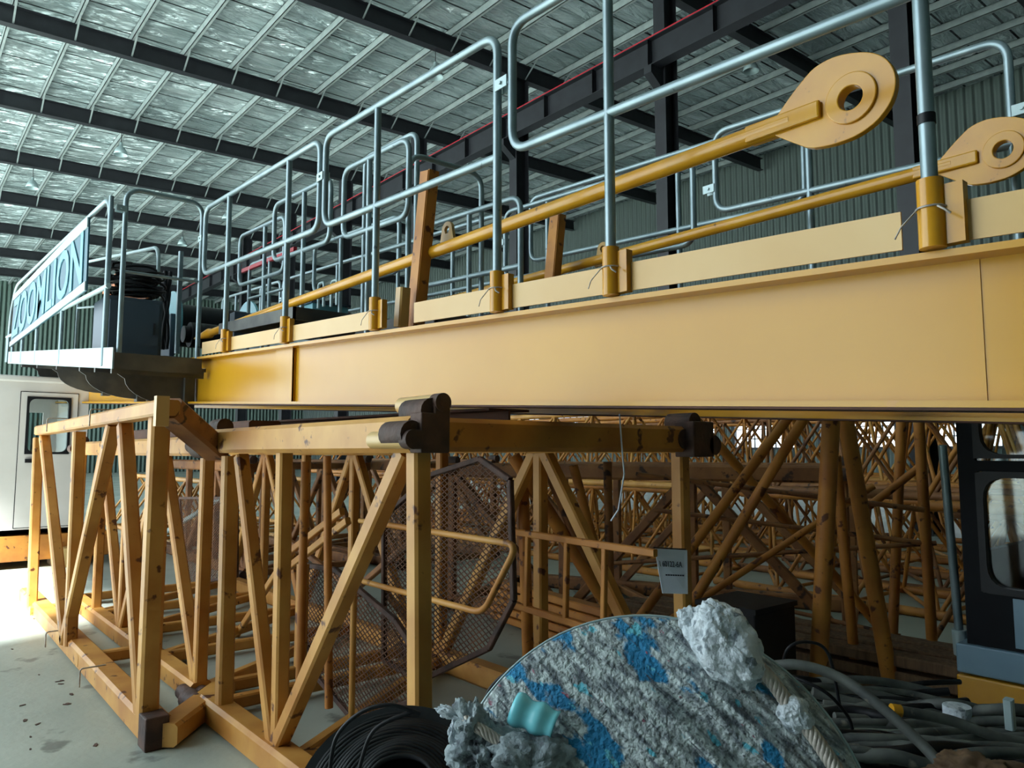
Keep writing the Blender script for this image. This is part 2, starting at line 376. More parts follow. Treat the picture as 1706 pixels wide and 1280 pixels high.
# ------------------------------------------------------------------ counter-jib (rises 3 degrees towards the left)
SL = .052
def J(x, y, h): return V((x, y, h + SL * y))
X0, X1 = 2.25, 3.98; Y0, Y1 = -1.6, 15.5
jib = thing('counter_jib', (X0, Y0, 1.5), 'long yellow crane counter-jib of two I-beams with pale toe boards, spanning the picture', 'crane jib')
def bar(b, xa, xb, ya, yb, ha, hb):
    """box that follows the slope of the jib"""
    vs = [J(x, y, h) for x, y, h in ((xa, ya, ha), (xb, ya, ha), (xb, yb, ha), (xa, yb, ha), (xa, ya, hb), (xb, ya, hb), (xb, yb, hb), (xa, yb, hb))]
    b.add(vs, [(0, 3, 2, 1), (4, 5, 6, 7), (0, 1, 5, 4), (1, 2, 6, 5), (2, 3, 7, 6), (3, 0, 4, 7)]); return b
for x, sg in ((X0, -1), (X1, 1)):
    b = MB(); bar(b, x - .006, x + .006, Y0, Y1, 1.64, 2.05); bar(b, x - .09, x + .09, Y0, Y1, 1.63, 1.648); bar(b, x - .09, x + .09, Y0, Y1, 2.035, 2.055)
    o = b.build('girder', 'beam', jib)
    b = MB(); bar(b, x - .088, x + .088, Y0, Y1, 1.622, 1.63); b.build('underside_shade_strip', 'rustshade', jib)  # brown strip added so the flange underside looks shaded; shade put into colour
for y in (5.08, 5.36): b = MB(); bar(b, X0 - .03, X0, y, y + .014, 1.648, 2.035); b.build('stiffener', 'beam', jib)
b = MB(); bar(b, X0 - .034, X0 - .02, 5.08, 5.374, 1.648, 2.035); b.build('stiffener', 'beam', jib)
b = MB(); bar(b, X0 - .009, X0, .71, .73, 1.648, 2.035); b.build('weld_seam', 'beam', jib)
for ya, yb in ((Y0, .72), (.88, 3.42), (3.86, 5.02), (5.14, 6.25), (6.36, 6.95)):
    b = MB(); bar(b, X0 - .075, X0 - .068, ya, yb, 2.075, 2.185); b.build('toe_board', 'toe', jib)
b = MB(); bar(b, X1 + .06, X1 + .066, Y0, Y1, 2.075, 2.19); b.build('toe_board', 'toe', jib)
b = MB(); bar(b, 3.3, 3.31, 6.9, 9.3, 2.15, 2.42); o = b.build('side_plate', 'galvlight', jib); o['label'] = 'pale galvanised side plate of the inner walkway'
for y in (0, 1.6, 3.2, 4.8, 6.4, 8, 9.6, 11.2, 12.8, 14.4):
    b = MB(); bar(b, X0, X1, y, y + .1, 1.72, 1.84); b.build('cross_beam', 'beam', jib)
for y in (0.3, 2.5, 4.9):
    b = MB(); b.beam(J(X0 + .05, y, 1.78), J(X1 - .05, y + 1.8, 1.78), .06, .06); b.build('diagonal_brace', 'beam', jib)
b = MB(); bar(b, X0 + .09, X1 - .09, 3.4, Y1 - .2, 1.70, 1.712); b.build('bottom_plate', 'rustshade', jib)
# post sockets with pins and wire ties
NP = (.79, 1.96, 2.67, 3.80, 5.07, 6.29)
for y in NP:
    xx = X0 - .1
    b = MB(); b.cyl(J(xx, y, 2.06), J(xx, y, 2.25), .034, 16); b.box(J(xx, y - .08, 2.07), J(xx + .035, y, 2.23)); s_ = b.build('post_socket', 'tie', jib)
    b = MB(); pts = [J(xx, y, 2.17) + V((math.cos(a) * .037, math.sin(a) * .037, 0)) for a in [i * PI / 6 for i in range(12)]]
    b.tube(pts, .003, 5, closed=True); b.tube([J(xx - .03, y + .02, 2.17), J(xx - .05, y + .06, 2.12), J(xx - .045, y + .08, 2.09)], .0025, 5)
    b.tube([J(xx - .036, y - .03, 2.165), J(xx - .05, y - .05, 2.15), J(xx - .036, y - .06, 2.14)], .0035, 5); b.build('tie_wire', 'rope', s_)
# platform on the near side at the left
PX = 1.45; PYa = 6.9; PYb = 13.9
def PZ(y): return 2.26 + .098 * (y - 6.8)
plat = MB()
def pbar(b, xa, xb, ya, yb, ha, hb):
    vs = [V((x, y, PZ(y) + h)) for x, y, h in ((xa, ya, ha), (xb, ya, ha), (xb, yb, ha), (xa, yb, ha), (xa, ya, hb), (xb, ya, hb), (xb, yb, hb), (xa, yb, hb))]
    b.add(vs, [(0, 3, 2, 1), (4, 5, 6, 7), (0, 1, 5, 4), (1, 2, 6, 5), (2, 3, 7, 6), (3, 0, 4, 7)]); return b
b = MB()
x = PX + .03
while x < 2.2: pbar(b, x, x + .006, PYa, PYb, .0, .035); x += .034
y = PYa
while y < PYb: pbar(b, PX, 2.2, y, y + .008, .008, .03); y += .1
pt = b.build('walkway_grating', 'grate', jib)
b = MB(); pbar(b, PX - .01, PX, PYa, PYb, -.02, .16); o = b.build('kick_plate', 'galvlight', jib); o['label'] = 'pale galvanised kick plate along the platform edge'
b = MB(); pbar(b, PX, 2.16, PYa - .01, PYa, -.02, .12); b.build('kick_plate', 'grate', jib)
for yy in (6.95, 7.6, 8.3, 9.6, 11, 12.4): b = MB(); pbar(b, PX, 2.2, yy, yy + .05, -.06, 0); b.build('bearer', 'grate', jib)
for yy in (7.3, 9.0, 10.7, 12.3):
    b = MB(); top = PZ(yy) - .06; pts = [(PX + .12, yy, top), (2.2, yy, top), (2.2, yy, top - .28)]
    for i in range(9):
        a = i / 8 * PI / 2; pts.append((PX + .12 + .6 * (1 - math.sin(a)) if False else 2.13 - .5 * math.sin(a), yy, top - .27 + .23 * (1 - math.cos(a))))
    b.prism(pts, (0, .02, 0)); b.box((2.13, yy - .05, top - .3), (2.22, yy + .07, top)); b.build('bracket', 'grate', jib)
# raised inner deck plates
b = MB()
for yy in [5.6 + i * .05 for i in range(32)]: bar(b, 2.42, 3.85, yy, yy + .008, 2.33, 2.37)
for xx in [2.42 + i * .09 for i in range(17)]: bar(b, xx, xx + .006, 5.6, 7.2, 2.34, 2.37)
bar(b, 2.4, 2.42, 5.5, 7.2, 2.3, 2.4); bar(b, 2.4, 3.85, 5.5, 5.52, 2.3, 2.4); b.build('deck_grating', 'grate', jib)
b = MB()
for yy in [4.3 + i * .05 for i in range(22)]: bar(b, 2.9, 3.85, yy, yy + .008, 2.22, 2.26)
bar(b, 2.88, 2.9, 4.25, 5.4, 2.2, 2.3); bar(b, 2.88, 3.85, 4.25, 4.27, 2.2, 2.3); b.build('deck_grating', 'grate', jib)

# ------------------------------------------------------------------ tie bars
def tie_bar(Xp, label, zc, ya, yb, hole_y):
    t = thing('tie_bar', (Xp, hole_y, zc), label, 'tie bar')
    b = MB(); pts = [(Xp, ya, zc), (Xp, yb, zc)]
    b.cyl((Xp, hole_y + .22, zc), (Xp, yb - .5, zc), .036, 20); b.build('rod', 'tie', t)
    b = MB(); b.tube([(Xp, yb - .52, zc), (Xp, yb - .46, zc), (Xp, yb, zc)], [.036, .05, .012], 20); b.build('tapered_tip', 'tie', t)
    # eye plate
    R = .165; cy, cz = hole_y, zc
    def circ(r, n=40, ph=0): return [(cy + r * math.cos(2 * PI * i / n + ph), cz + r * math.sin(2 * PI * i / n + ph)) for i in range(n)]
    px_ = [(1455, 100), (1425, 102), (1395, 110), (1365, 128), (1335, 165), (1308, 203), (1294, 226), (1300, 238), (1330, 250), (1362, 262), (1400, 256), (1440, 242), (1475, 218), (1498, 188), (1508, 158), (1506, 132), (1492, 112), (1475, 103)]
    ce = onX(1432, 178, 2.46)
    prof = [(cy + (onX(x, y, 2.46).y - ce.y), cz + (onX(x, y, 2.46).z - ce.z)) for x, y in px_]
    prof = [(p.y, p.z) for p in rpc([V((0, a, c)) for a, c in prof], .03, 3)]
    # resample inner loop to same count by angle
    inner = []
    for (y, z) in prof:
        a = math.atan2(z - cz, y - cy); inner.append((cy + .042 * math.cos(a), cz + .042 * math.sin(a)))
    b = MB(); b.ringplate([(Xp - .014, y, z) for y, z in prof], [(Xp - .014, y, z) for y, z in inner], (.028, 0, 0)); e = b.build('eye_plate', 'tie', t, .003)
    n = 40; o_ = circ(.088, n); i_ = circ(.042, n)
    b = MB(); b.ringplate([(Xp - .024, y, z) for y, z in o_], [(Xp - .024, y, z) for y, z in i_], (.048, 0, 0)); b.build('boss', 'tie', e, .004)
    b = MB(); b.box((Xp - .034, cy + .105, cz - .032), (Xp - .014, cy + .4, cz + .032)); b.box((Xp + .014, cy + .105, cz - .032), (Xp + .034, cy + .4, cz + .032)); b.build('fork_weld', 'tie', e, .008)
    return t
tie_bar(2.46, 'thick yellow tie bar with a large round eye plate in front of the far railings', 2.745, 1.42, 8.1, 1.13)
tie_bar(3.95, 'farther yellow tie bar whose eye plate shows at the right edge', 2.96, 1.5, 6.4, 1.12)
def lug(P, label, s=1.0):
    b = MB(); P = V(P); R = .035 * s; n = 24
    prof = [(R * math.cos(PI * i / 14), .06 * s + R * math.sin(PI * i / 14)) for i in range(15)] + [(-.055 * s, -.02 * s), (.055 * s, -.02 * s)]
    inner = []
    for (u, v_) in prof:
        a = math.atan2(v_ - .06 * s, u); inner.append((.017 * s * math.cos(a), .06 * s + .017 * s * math.sin(a)))
    b.ringplate([P + V((-.01, u, v_)) for u, v_ in prof], [P + V((-.01, u, v_)) for u, v_ in inner], (.02, 0, 0))
    tag(b.build('lifting_lug', 'toe'), label, 'lifting eye')
lug((2.55, 3.64, 2.80), 'cream lifting lug standing just above the thick tie bar near the yellow stanchion', 1.5)
lug((3.98, 3.7, 2.95), 'cream lifting lug above the farther tie bar', 1.5)
lug((3.0, 7.55, 2.72), 'small cream lifting lug near the winch end of the tie bar', 1.5)
# stanchions
def channel(P, Q, w, d, label, parts=True):
    t = thing('stanchion', P, label, 'stanchion'); P = V(P); Q = V(Q)
    b = MB(); b.beam(P, Q, .012, w, (0, 1, 0), .02); off = V((.0, 0, 0)); b.build('web_plate', 'tube2', t)
    for s in (-1, 1): b = MB(); b.beam(P + V((d / 2, s * w / 2, 0)), Q + V((d / 2, s * w / 2, 0)), d, .012, (0, 1, 0), .02); b.build('flange', 'tube2', t)
    return t
channel(onX(683, 548, 2.38), onX(708, 285, 2.38), .085, .07, 'tall leaning yellow channel stanchion between the near railing panels')
channel(onX(914, 470, 3.7), onX(924, 358, 3.7), .09, .07, 'short orange stanchion behind the tie bar near the middle')
b = MB(); b.beam(onX(668, 545, 2.3), onX(672, 480, 2.3), .07, .07); tag(b.build('timber_block', 'toe'), 'short cream angle piece at the foot of the leaning yellow stanchion', 'bracket')

# ------------------------------------------------------------------ guard rails
TR = .021
def clamp(parent, P, n=(-1, 0, 0), ln=.085):
    P = V(P); b = MB(); d = V(n); a = V((0, 0, 1)).cross(d).normalized()
    b.beam(P - a * ln / 2 + d * .024, P + a * ln / 2 + d * .024, .006, .055); b.beam(P - a * ln / 2 - d * .024, P + a * ln / 2 - d * .024, .006, .055)
    b.cyl(P - d * .036, P + d * .036, .009, 8); b.build('clamp', 'galvlight', parent)
def rail(X, ya, yb, posts, label, fn, top=3.41, mid=2.80, base=2.09, la=True, lb=True, group=None, m='galv', clampat=None, r=.11, kink=True):
    """guard rail panel: ya right end, yb left end; loops at the ends when la/lb, else the tube bends down to a foot"""
    t = thing('guard_rail', fn(X, (ya + yb) / 2, base), label, 'railing', group)
    T = lambda y: fn(X, y, top); Mi = lambda y: fn(X, y, mid); B = lambda y: fn(X, y, base)
    b = MB()
    if la and lb:
        b.tube(rpc([T(ya), T(yb), Mi(yb), Mi(ya)], r, 8), TR, 12, closed=True)
    elif lb:
        b.tube(rp([B(ya), T(ya), T(yb), Mi(yb), Mi(ya)], r, 8), TR, 12)
    elif la:
        b.tube(rp([B(yb), T(yb), T(ya), Mi(ya), Mi(yb)], r, 8), TR, 12)
    else:
        b.tube(rp([B(ya), T(ya), T(yb), B(yb)], r, 8), TR, 12); b.tube([Mi(ya), Mi(yb)], TR * .8, 10)
    b.build('rail_loop', m, t)
    for y in posts:
        b = MB(); q = fn(X - .0, y, top - .02); b.tube([B(y), q], TR, 12); b.build('post', m, t)
    if clampat is not None: clamp(t, fn(X, clampat, 3.14))
    return t
XN = X0 - .1
rail(XN, -1.0, 2.56, (1.96, .79), 'galvanised guard rail with a tall rounded loop end at the top right', J, clampat=2.615)
rail(XN, 2.67, 4.48, (3.80,), 'galvanised guard rail panel whose right end bends down to a foot at mid-picture', J, la=False, clampat=4.515)
rail(XN, 4.56, 6.90, (5.07, 6.29), 'galvanised guard rail panel nearest the platform, left of the yellow stanchion', J, clampat=6.97)
XF = 4.12
r1 = [o for o in col.objects if o.name == 'guard_rail'][0]
q = onX(1564, 193, XN); b = MB(); b.cyl((XN, .79, q.z - .014), (XN, .79, q.z + .014), .0235, 16); b.build('tape_band', 'rubber', r1)
rail(XF, 1.13, 2.82, (2.17,), 'galvanised far guard rail panel behind the large eye plate, ending at the right edge', J, top=3.52, mid=2.98, la=False, clampat=2.86)
rail(XF, -1.4, 1.02, (.2,), 'galvanised far guard rail panel cut off by the right edge', J, top=3.52, clampat=1.08)
for (a, c, ps, lb_) in ((3.0, 5.0, (4.45,), 'far guard rail panel seen through the right loop'),
                        (5.1, 7.4, (5.8, 6.8), 'far guard rail panel behind the yellow stanchion'), (7.5, 9.8, (8.2, 9.2), 'far guard rail panel left of the winch'), (9.9, 12.2, (10.6, 11.6), 'far guard rail panel behind the blue sign')):
    rail(XF, a, c, ps, 'galvanised ' + lb_, J, clampat=c + .04)
orl = rail(4.42, 2.36, 5.0, (3.35,), 'galvanised outermost rail loop whose rounded end shows left of the large eye plate', J, top=3.6, mid=3.02)
b = MB(); bar(b, 4.07, 4.45, 3.31, 3.39, 2.045, 2.1); b.build('bracket', 'galv', orl)
# extra inner railings in the crowd between the beams
def Jx(x, y, h): return J(x, y, h)
rail(2.68, 4.3, 5.25, (4.85,), 'galvanised inner rail loop just left of the yellow stanchion', J, top=3.5, mid=2.95, base=2.1)
rail(2.68, 5.48, 6.62, (5.98,), 'galvanised inner rail loop seen through the panel nearest the platform', J, top=3.5, mid=2.97, base=2.36)
rail(2.9, 6.9, 8.1, (7.4,), 'galvanised inner rail loop above the small lifting lug', J, top=3.5, mid=2.95, base=2.1)
rail(3.0, 4.7, 5.5, (), 'narrow galvanised hoop standing between the crowded rails', J, top=3.75, mid=2.9, base=2.1, la=False, lb=False)
rail(3.35, 3.9, 5.2, (4.5,), 'galvanised inner rail behind the thick tie bar', J, top=3.15, mid=2.65, base=2.2, la=False)
rail(3.4, 5.6, 7.3, (6.1, 6.7), 'galvanised inner rail over the raised deck grating', J, top=3.35, mid=2.85, base=2.3)
rail(3.2, 7.5, 8.6, (8.0,), 'galvanised inner rail loop right of the winch drum', J, top=3.3, mid=2.9, base=2.3, la=False, lb=False)
# cross rails (along X)
def cross_rail(xa, xb, y, ztop, zb, label, fa=True, zmid=None, m='galv'):
    t = thing('guard_rail', (xa, y, zb), label, 'railing')
    b = MB(); b.tube(rp([(xa, y, zb), (xa, y, ztop), (xb, y, ztop), (xb, y, zb)], .13, 8), TR, 12); b.build('rail_loop', m, t)
    if zmid: b = MB(); b.tube([(xa, y, zmid), (xb, y, zmid)], .013, 8); b.build('mid_rail', m, t)
    return t
er = cross_rail(PX + .07, X0 - .08, 7.06, 3.86, 2.32, 'galvanised end rail of the platform with both corners rounded', zmid=3.12)
clamp(er, (PX + .03, 7.04, 3.66), (0, -1, 0))
cross_rail(2.77, 3.42, 4.44, 3.68, 2.3, 'galvanised cross rail slanting over the leaning yellow stanchion')
# outer platform rail with the sign
def PJ(x, y, h): return V((x, y, PZ(y) + h))
t = thing('guard_rail', PJ(PX, 7.0, 0), 'pale galvanised outer rail of the platform carrying the blue sign', 'railing')
b = MB(); ztop = lambda y: V((PX, y, onX(185, 330, PX).z + (y - 7.1) * (onX(30, 478, PX).z - onX(185, 330, PX).z) / (onX(30, 478, PX).y - 7.1)))
pA = onX(186, 327, PX); pB = onX(28, 476, PX); lo = onX(181, 476, PX); lf = onX(12, 562, PX)
foot = PJ(PX, pA.y, .0)
b.tube(rp([foot, pA, pB, V((PX, pB.y + .5, pB.z - .35)), PJ(PX, pB.y + .6, .0)], .25, 8), TR * 1.1, 12); b.build('top_rail', 'galv', t)
b = MB(); b.tube([lo, lf], TR * 1.1, 12); b.build('mid_rail', 'galvlight', t)
for px in (186, 128, 86, 55, 30, 14):
    q = onX(px, 330 + (186 - px) * .94, PX); m_ = lo.lerp(lf, (181 - px) / 169)
    b = MB(); top = m_ if px != 186 else pA; b.tube([PJ(PX, top.y, .0), top], TR, 10); b.build('post', 'galv', t)
# back uprights of the sign
b = MB(); b.tube(rp([PJ(PX + .75, 8.6, 0), PJ(PX + .75, 8.6, 1.35), PJ(PX + .75, 13, 1.6), PJ(PX + .75, 13, 0)], .2), TR, 10); b.tube([PJ(PX + .75, 8.6, .75), PJ(PX + .75, 13, .9)], TR * .8, 10)
tag(b.build('guard_rail', 'galvlight'), 'pale rail behind the blue sign, rising above it at the far left', 'railing')
c0, c1, c2, c3 = onX(148, 362, PX - .03), onX(143, 484, PX - .03), onX(17, 578, PX - .03), onX(24, 492, PX - .03)
sg = thing('sign_board', c1, 'long blue company sign board fixed on the outer platform rail', 'sign')
b = MB(); b.prism([c0, c1, c2, c3], (.015, 0, 0)); b.build('panel', 'banner', sg)
b = MB(); up_ = (c0 - c1).normalized()
b.prism([c0, c0 - up_ * .10, c3 - up_ * .08, c3], (-.012, 0, 0)); b.prism([c1, c2, c2 + up_ * .07, c1 + up_ * .09], (-.012, 0, 0)); b.build('border', 'galvlight', sg)
def bil(u, v_):
    u = .03 + .94 * u; v_ = .13 + .74 * v_
    return c2.lerp(c1, u).lerp(c3.lerp(c0, u), v_) + V((-.004, 0, 0))
text_flat('ZOOMLION', bil, 'lettering', 'letter', sg, .008, (-1, 0, 0))

# ------------------------------------------------------------------ winch, cabinet, coil on the jib
cz = PZ(8.1) + .04
t = thing('electrical_cabinet', (1.9, 8.1, cz), 'dark grey electrical cabinet on the platform under a cable coil', 'cabinet')
b = MB(); b.box((1.60, 8.05, cz), (2.12, 8.6, cz + .66)); b.build('body', 'greybox', t, .01)
b = MB(); b.box((1.63, 8.035, cz + .03), (2.09, 8.05, cz + .62)); d_ = b.build('door', 'greybox', t, .006)
b = MB(); b.box((2.03, 8.02, cz + .3), (2.05, 8.035, cz + .42)); b.build('handle', 'black', d_)
b = MB(); rr = random.Random(3); C0 = V((1.92, 8.32, cz + .68))
pts = []
for i in range(520):
    a = i * .19; l = i / 520; R = .23 + .05 * math.sin(i * .11) + rr.uniform(-.004, .004)
    pts.append(C0 + V((R * math.cos(a), R * math.sin(a) * .9, .02 + .30 * l + .03 * math.sin(a * 1.3))))
b.tube(pts, .014, 6); tag(b.build('cable_coil', 'rubber'), 'black cable coil heaped on the grey electrical cabinet', 'cable')
zc = 3.16; yc = 9.9
t = thing('hoist_winch', (3.1, yc, 2.6), 'hoist winch with teal flange discs and a dark drum on the jib', 'winch')
def disc(b, x, r, th=.03, n=36): b.cyl((x, yc, zc), (x + th, yc, zc), r, n)
for x in (2.7, 3.66): b = MB(); disc(b, x, .42); b.build('flange_disc', 'teal', t, .004)
b = MB(); b.cyl((2.73, yc, zc), (3.66, yc, zc), .27, 32); b.build('drum', 'rubber', t)
b = MB(); b.box((2.5, yc - .5, 2.62), (3.85, yc + .5, 2.7)); b.box((2.62, yc - .3, 2.7), (2.68, yc + .3, 3.25)); b.box((3.72, yc - .3, 2.7), (3.78, yc + .3, 3.25)); b.build('frame', 'greybox', t, .01)
b = MB(); b.cyl((2.75, yc - .62, zc - .2), (3.2, yc - .62, zc - .2), .15, 24); b.cyl((2.68, yc - .62, zc - .2), (2.75, yc - .62, zc - .2), .1, 20); b.build('motor', 'rubber', t)
b = MB(); b.beam((2.62, yc - .62, 2.72), (2.62, yc - .62, 3.95), .05, .05); b.build('support_post', 'galv', t)
b = MB()
for i in range(5):
    pts = [(2.45 + .03 * math.sin(j * .7 + i), 9.2 + .05 * math.cos(j * .5 + i * 2), 2.75 + .13 * j) for j in range(8)]
    b.tube(pts, .022, 8)
tag(b.build('hose_bundle', 'rubber'), 'bundle of black hoses hanging beside the teal winch disc', 'hose')
b = MB(); b.box((2.9, 8.2, 2.78), (3.5, 8.35, 3.1)); b.build('x', 'greybox')
o = bpy.data.objects['x']; o.name = 'terminal_box'; tag(o, 'dark slate box behind the railing panel right of the winch', 'box')
t = thing('junction_box', (3.35, 7.0, 2.75), 'pale blue-grey junction box behind the rails near the small lug', 'box')
b = MB(); b.box((3.25, 7.0, 2.75), (3.65, 7.35, 3.06)); b.build('body', 'teal', t, .01); b = MB(); b.box((3.23, 6.98, 3.06), (3.67, 7.37, 3.08)); b.build('lid', 'greybox', t)
for i, (px, py) in enumerate(((540, 470), (562, 466))):
    P = onX(px, py, 3.3); b = MB(); b.tube(rp([P + V((0, 0, -.25)), P, P + V((0, .12, 0)), P + V((0, .12, -.25))], .04), .015, 8)
    tag(b.build('step_hoop', 'galvlight'), 'small bent steel hoop, %s of the pair in the crowded rails' % ('left' if i == 0 else 'right'), 'hoop')
t = thing('lever', onX(420, 450, 3.2), 'red lever showing between the rails above the winch', 'lever')
b = MB(); b.beam(onX(405, 452, 3.2), onX(492, 415, 3.2), .04, .05); b.build('arm', 'red', t)
# orange machinery far behind sign
b = MB(); rr = random.Random(5)
o = thing('hook_block', (3.4, 14.2, 2.8), 'rusty orange pulley block stored behind the blue sign', 'pulley block')
b = MB()
for k_ in range(2): b.box((2.9 + .5 * k_, 14.0, 2.8), (2.96 + .5 * k_, 14.6, 4.6))
b.box((2.8, 14.1, 3.4), (3.6, 14.4, 3.55)); b.box((2.8, 14.1, 4.3), (3.6, 14.4, 4.4)); b.box((2.2, 14.05, 2.79), (4.05, 14.5, 2.86)); b.build('side_plates', 'orange', o)
for k_ in range(2): b = MB(); b.cyl((3.0 + .2 * k_, 14.3, 3.9), (3.1 + .2 * k_, 14.3, 3.9), .3, 24); b.build('sheave', 'orange', o)
b = MB(); b.tube(rp([(3.2, 14.3, 3.2), (3.2, 14.3, 2.95), (3.35, 14.3, 2.8), (3.5, 14.3, 2.95)], .1), .05, 8); b.build('hook', 'rustdark', o)

# ------------------------------------------------------------------ mast sections on the floor
def boxmast(name, x0, x1, y0, y1, z0, z1, label, m='tube', cw=.135, bw=.07, bays=2, near=None, yaw=0, cat='mast section', flip=False, joints=True, mj='rustdark'):
    t = thing(name, ((x0 + x1) / 2, (y0 + y1) / 2, z0), label, cat)
    corners = [(x0, z0 + cw / 2), (x1, z0 + cw / 2), (x0, z1 - cw / 2), (x1, z1 - cw / 2)]
    for x, z in corners:
        b = MB(); b.beam((x, y0 + .06, z), (x, y1 - .06, z), cw, cw, (0, 0, 1)); c_ = b.build('chord', m, t)
        if joints:
            for ye, s in ((y0, 1), (y1, -1)):
                b = MB(); b.cyl((x - cw * .62, ye, z), (x - cw * .62, ye + s * .16, z), cw * .36, 16); b.cyl((x, ye, z + cw * .62 * (1 if z > 1 else -1) * (1 if z > 1 else 0)), (x, ye + s * .16, z + cw * .62 * (1 if z > 1 else 0)), cw * .36, 16)
                b.build('joint_sleeve', mj, c_)
    zb, zt = z0 + cw / 2, z1 - cw / 2
    L = (y1 - y0 - .2) / bays
    faces = [(x0, x0)] if near == 'only' else []
    for x in (x0, x1):
        if near and x == x0: continue
        for k_ in range(bays):
            ya = y0 + .1 + L * k_; yb = ya + L
            a, c = ((ya, yb) if (k_ % 2 == 0) != flip else (yb, ya))
            b = MB(); b.beam((x, a, zb), (x, c, zt), bw, bw, (1, 0, 0)); b.build('diagonal_brace', m, t)
            b = MB(); b.beam((x, yb, zb), (x, yb, zt), bw, bw, (1, 0, 0)); b.build('upright', m, t)
        b = MB(); b.beam((x, y0 + .1, zb), (x, y0 + .1, zt), bw, bw, (1, 0, 0)); b.build('upright', m, t)
    for z in (zb, zt):
        for k_ in range(bays + 1):
            ya = y0 + .1 + L * k_
            b = MB(); b.beam((x0, ya, z), (x1, ya, z), bw, bw); b.build('cross_bar', m, t)
        for k_ in range(bays):
            ya = y0 + .1 + L * k_
            b = MB(); b.beam((x0, ya, z), (x1, ya + L, z), bw * .9, bw * .9); b.build('diagonal_brace', m, t)
    if yaw: t.rotation_euler.z = yaw
    return t
# near section: left face members measured on X = 1.58
XB = 1.58; ZB = 1.69
mb = boxmast('mast_section', XB, 3.2, 2.35, 4.72, 0, ZB, 'yellow box mast section nearest the camera, with dark pin sockets on its corners', near=True, cw=.14, bw=.075, m='tube')
def member(parent, Xp, top, bot, wd, m='tube', name='upright', d=None):
    """a brace in the plane X = Xp from the top chord to the bottom chord"""
    P = onX(top[0], top[1], Xp); Q = onX(bot[0], bot[1], Xp)
    if Q.z > .1 and Xp < 2: Q = P + (Q - P) * ((P.z - .1) / (P.z - Q.z))
    dd = (Q - P).normalized()
    b = MB(); b.beam(P, Q, d or wd, wd, (0, 1, 0) if abs(dd.y) < .5 else (0, 0, 1)); return b.build(name, m, parent)
for tp, bt, wd, nm in (((697, 742), (700, 1330), .075, 'upright'), ((678, 752), (480, 1205), .075, 'diagonal_brace'), ((474, 755), (466, 1190), .07, 'upright'), ((402, 760), (452, 1195), .07, 'diagonal_brace'),
                       ((384, 760), (374, 1145), .085, 'upright')):
    member(mb, XB, tp, bt, wd, name=nm)
b = MB(); b.beam((XB, 2.42, ZB - .07), (3.2, 2.42, ZB - .07), .13, .13); b.build('cross_bar', 'tube2', mb)  # deeper orange than the chords: the jib's shade put into the colour
# dark corner casting of the near section
cpt = V((XB, 2.36, ZB - .08))
b = MB(); b.box((XB - .06, 2.33, ZB - .14), (XB + .07, 2.41, ZB + .01)); b.cyl((XB + .035, 2.325, ZB + .05), (XB + .035, 2.375, ZB + .05), .036, 24); b.cyl((XB - .095, 2.325, ZB - .09), (XB - .095, 2.375, ZB - .09), .036, 24); b.box((XB - .1, 2.33, ZB - .126), (XB - .05, 2.375, ZB - .054)); b.cyl((XB + .035, 2.322, ZB + .05), (XB + .035, 2.326, ZB + .05), .018, 16)
b.box((XB - .0, 2.33, ZB), (XB + .07, 2.375, ZB + .05)); b.build('corner_casting', 'rustdark', mb, .006)
b = MB(); b.cyl((XB + .035, 2.375, ZB + .05), (XB + .035, 2.62, ZB + .05), .034, 24); b.cyl((XB - .093, 2.375, ZB - .09), (XB - .093, 2.62, ZB - .09), .034, 24); b.build('pin_sleeve', 'toe', mb)
b = MB(); b.box((3.12, 2.3, ZB - .16), (3.29, 2.42, ZB + .02)); b.cyl((3.3, 2.3, ZB - .1), (3.3, 2.44, ZB - .1), .05, 20); b.build('corner_casting', 'rustdark', mb, .006)
b = MB(); b.cyl((XB + .35, 4.2, .2), (XB + .35, 4.2, 1.5), .025, 12); b.build('round_bar', 'tube2', mb)
b = MB(); b.tube([onX(545, 760, 1.9), onX(548, 1180, 1.9)], .022, 10); b.build('round_bar', 'tube2', mb)
b = MB(); b.tube([onX(590, 960, 1.9), onX(585, 1235, 1.9)], .016, 10); b.build('round_bar', 'tube', mb)

# second section further back on the same line
m2 = boxmast('mast_section', 1.62, 3.2, 4.88, 9.0, 0, 1.66, 'yellow box mast section behind the front left panel, pinned to the near section', bays=4, cw=.13, bw=.075)
for z in (.07, 1.58):
    b = MB(); b.cyl((1.52, 4.70, z), (1.52, 4.86, z), .062, 18); b.cyl((1.52, 4.66, z), (1.52, 4.70, z), .04, 14); b.build('joint_pin', 'rustdark', m2)
# front left section: face X = 1.15
XA = 1.16
ma = thing('mast_section', (XA, 6.2, 0), 'front left yellow mast panel with pale weathered faces standing on the concrete floor', 'mast section')
zA = 1.76
yA0, yA1 = 4.22, 8.3
b = MB(); b.beam((XA, yA0, zA + .03), (XA, yA1, zA), .12, .085); b.build('chord', 'tube', ma)
b = MB(); b.beam((1.22, yA0 + .2, .08), (1.27, 9.4, .08), .15, .14); b.build('chord', 'tube', ma)
for tp, bt, wd, nm in (((266, 690), (245, 1185), .1, 'upright'), ((208, 708), (238, 1180), .085, 'diagonal_brace'), ((190, 705), (113, 1052), .085, 'diagonal_brace'), ((74, 728), (108, 1045), .085, 'diagonal_brace'), ((64, 730), (54, 985), .085, 'upright'), ((132, 720), (118, 1050), .085, 'upright')):
    member(ma, XA + .03, tp, bt, wd, name=nm)
b = MB(); b.box((XA - .065, yA0 - .02, zA - .07), (XA + .0, yA0 + .03, zA + .09)); b.build('end_plate', 'toe', ma)
b = MB(); b.beam((XA + .01, yA0 + .06, zA + .03), (XB - .02, 4.62, 1.56), .15, .12); b.build('outrigger', 'tube3', ma)
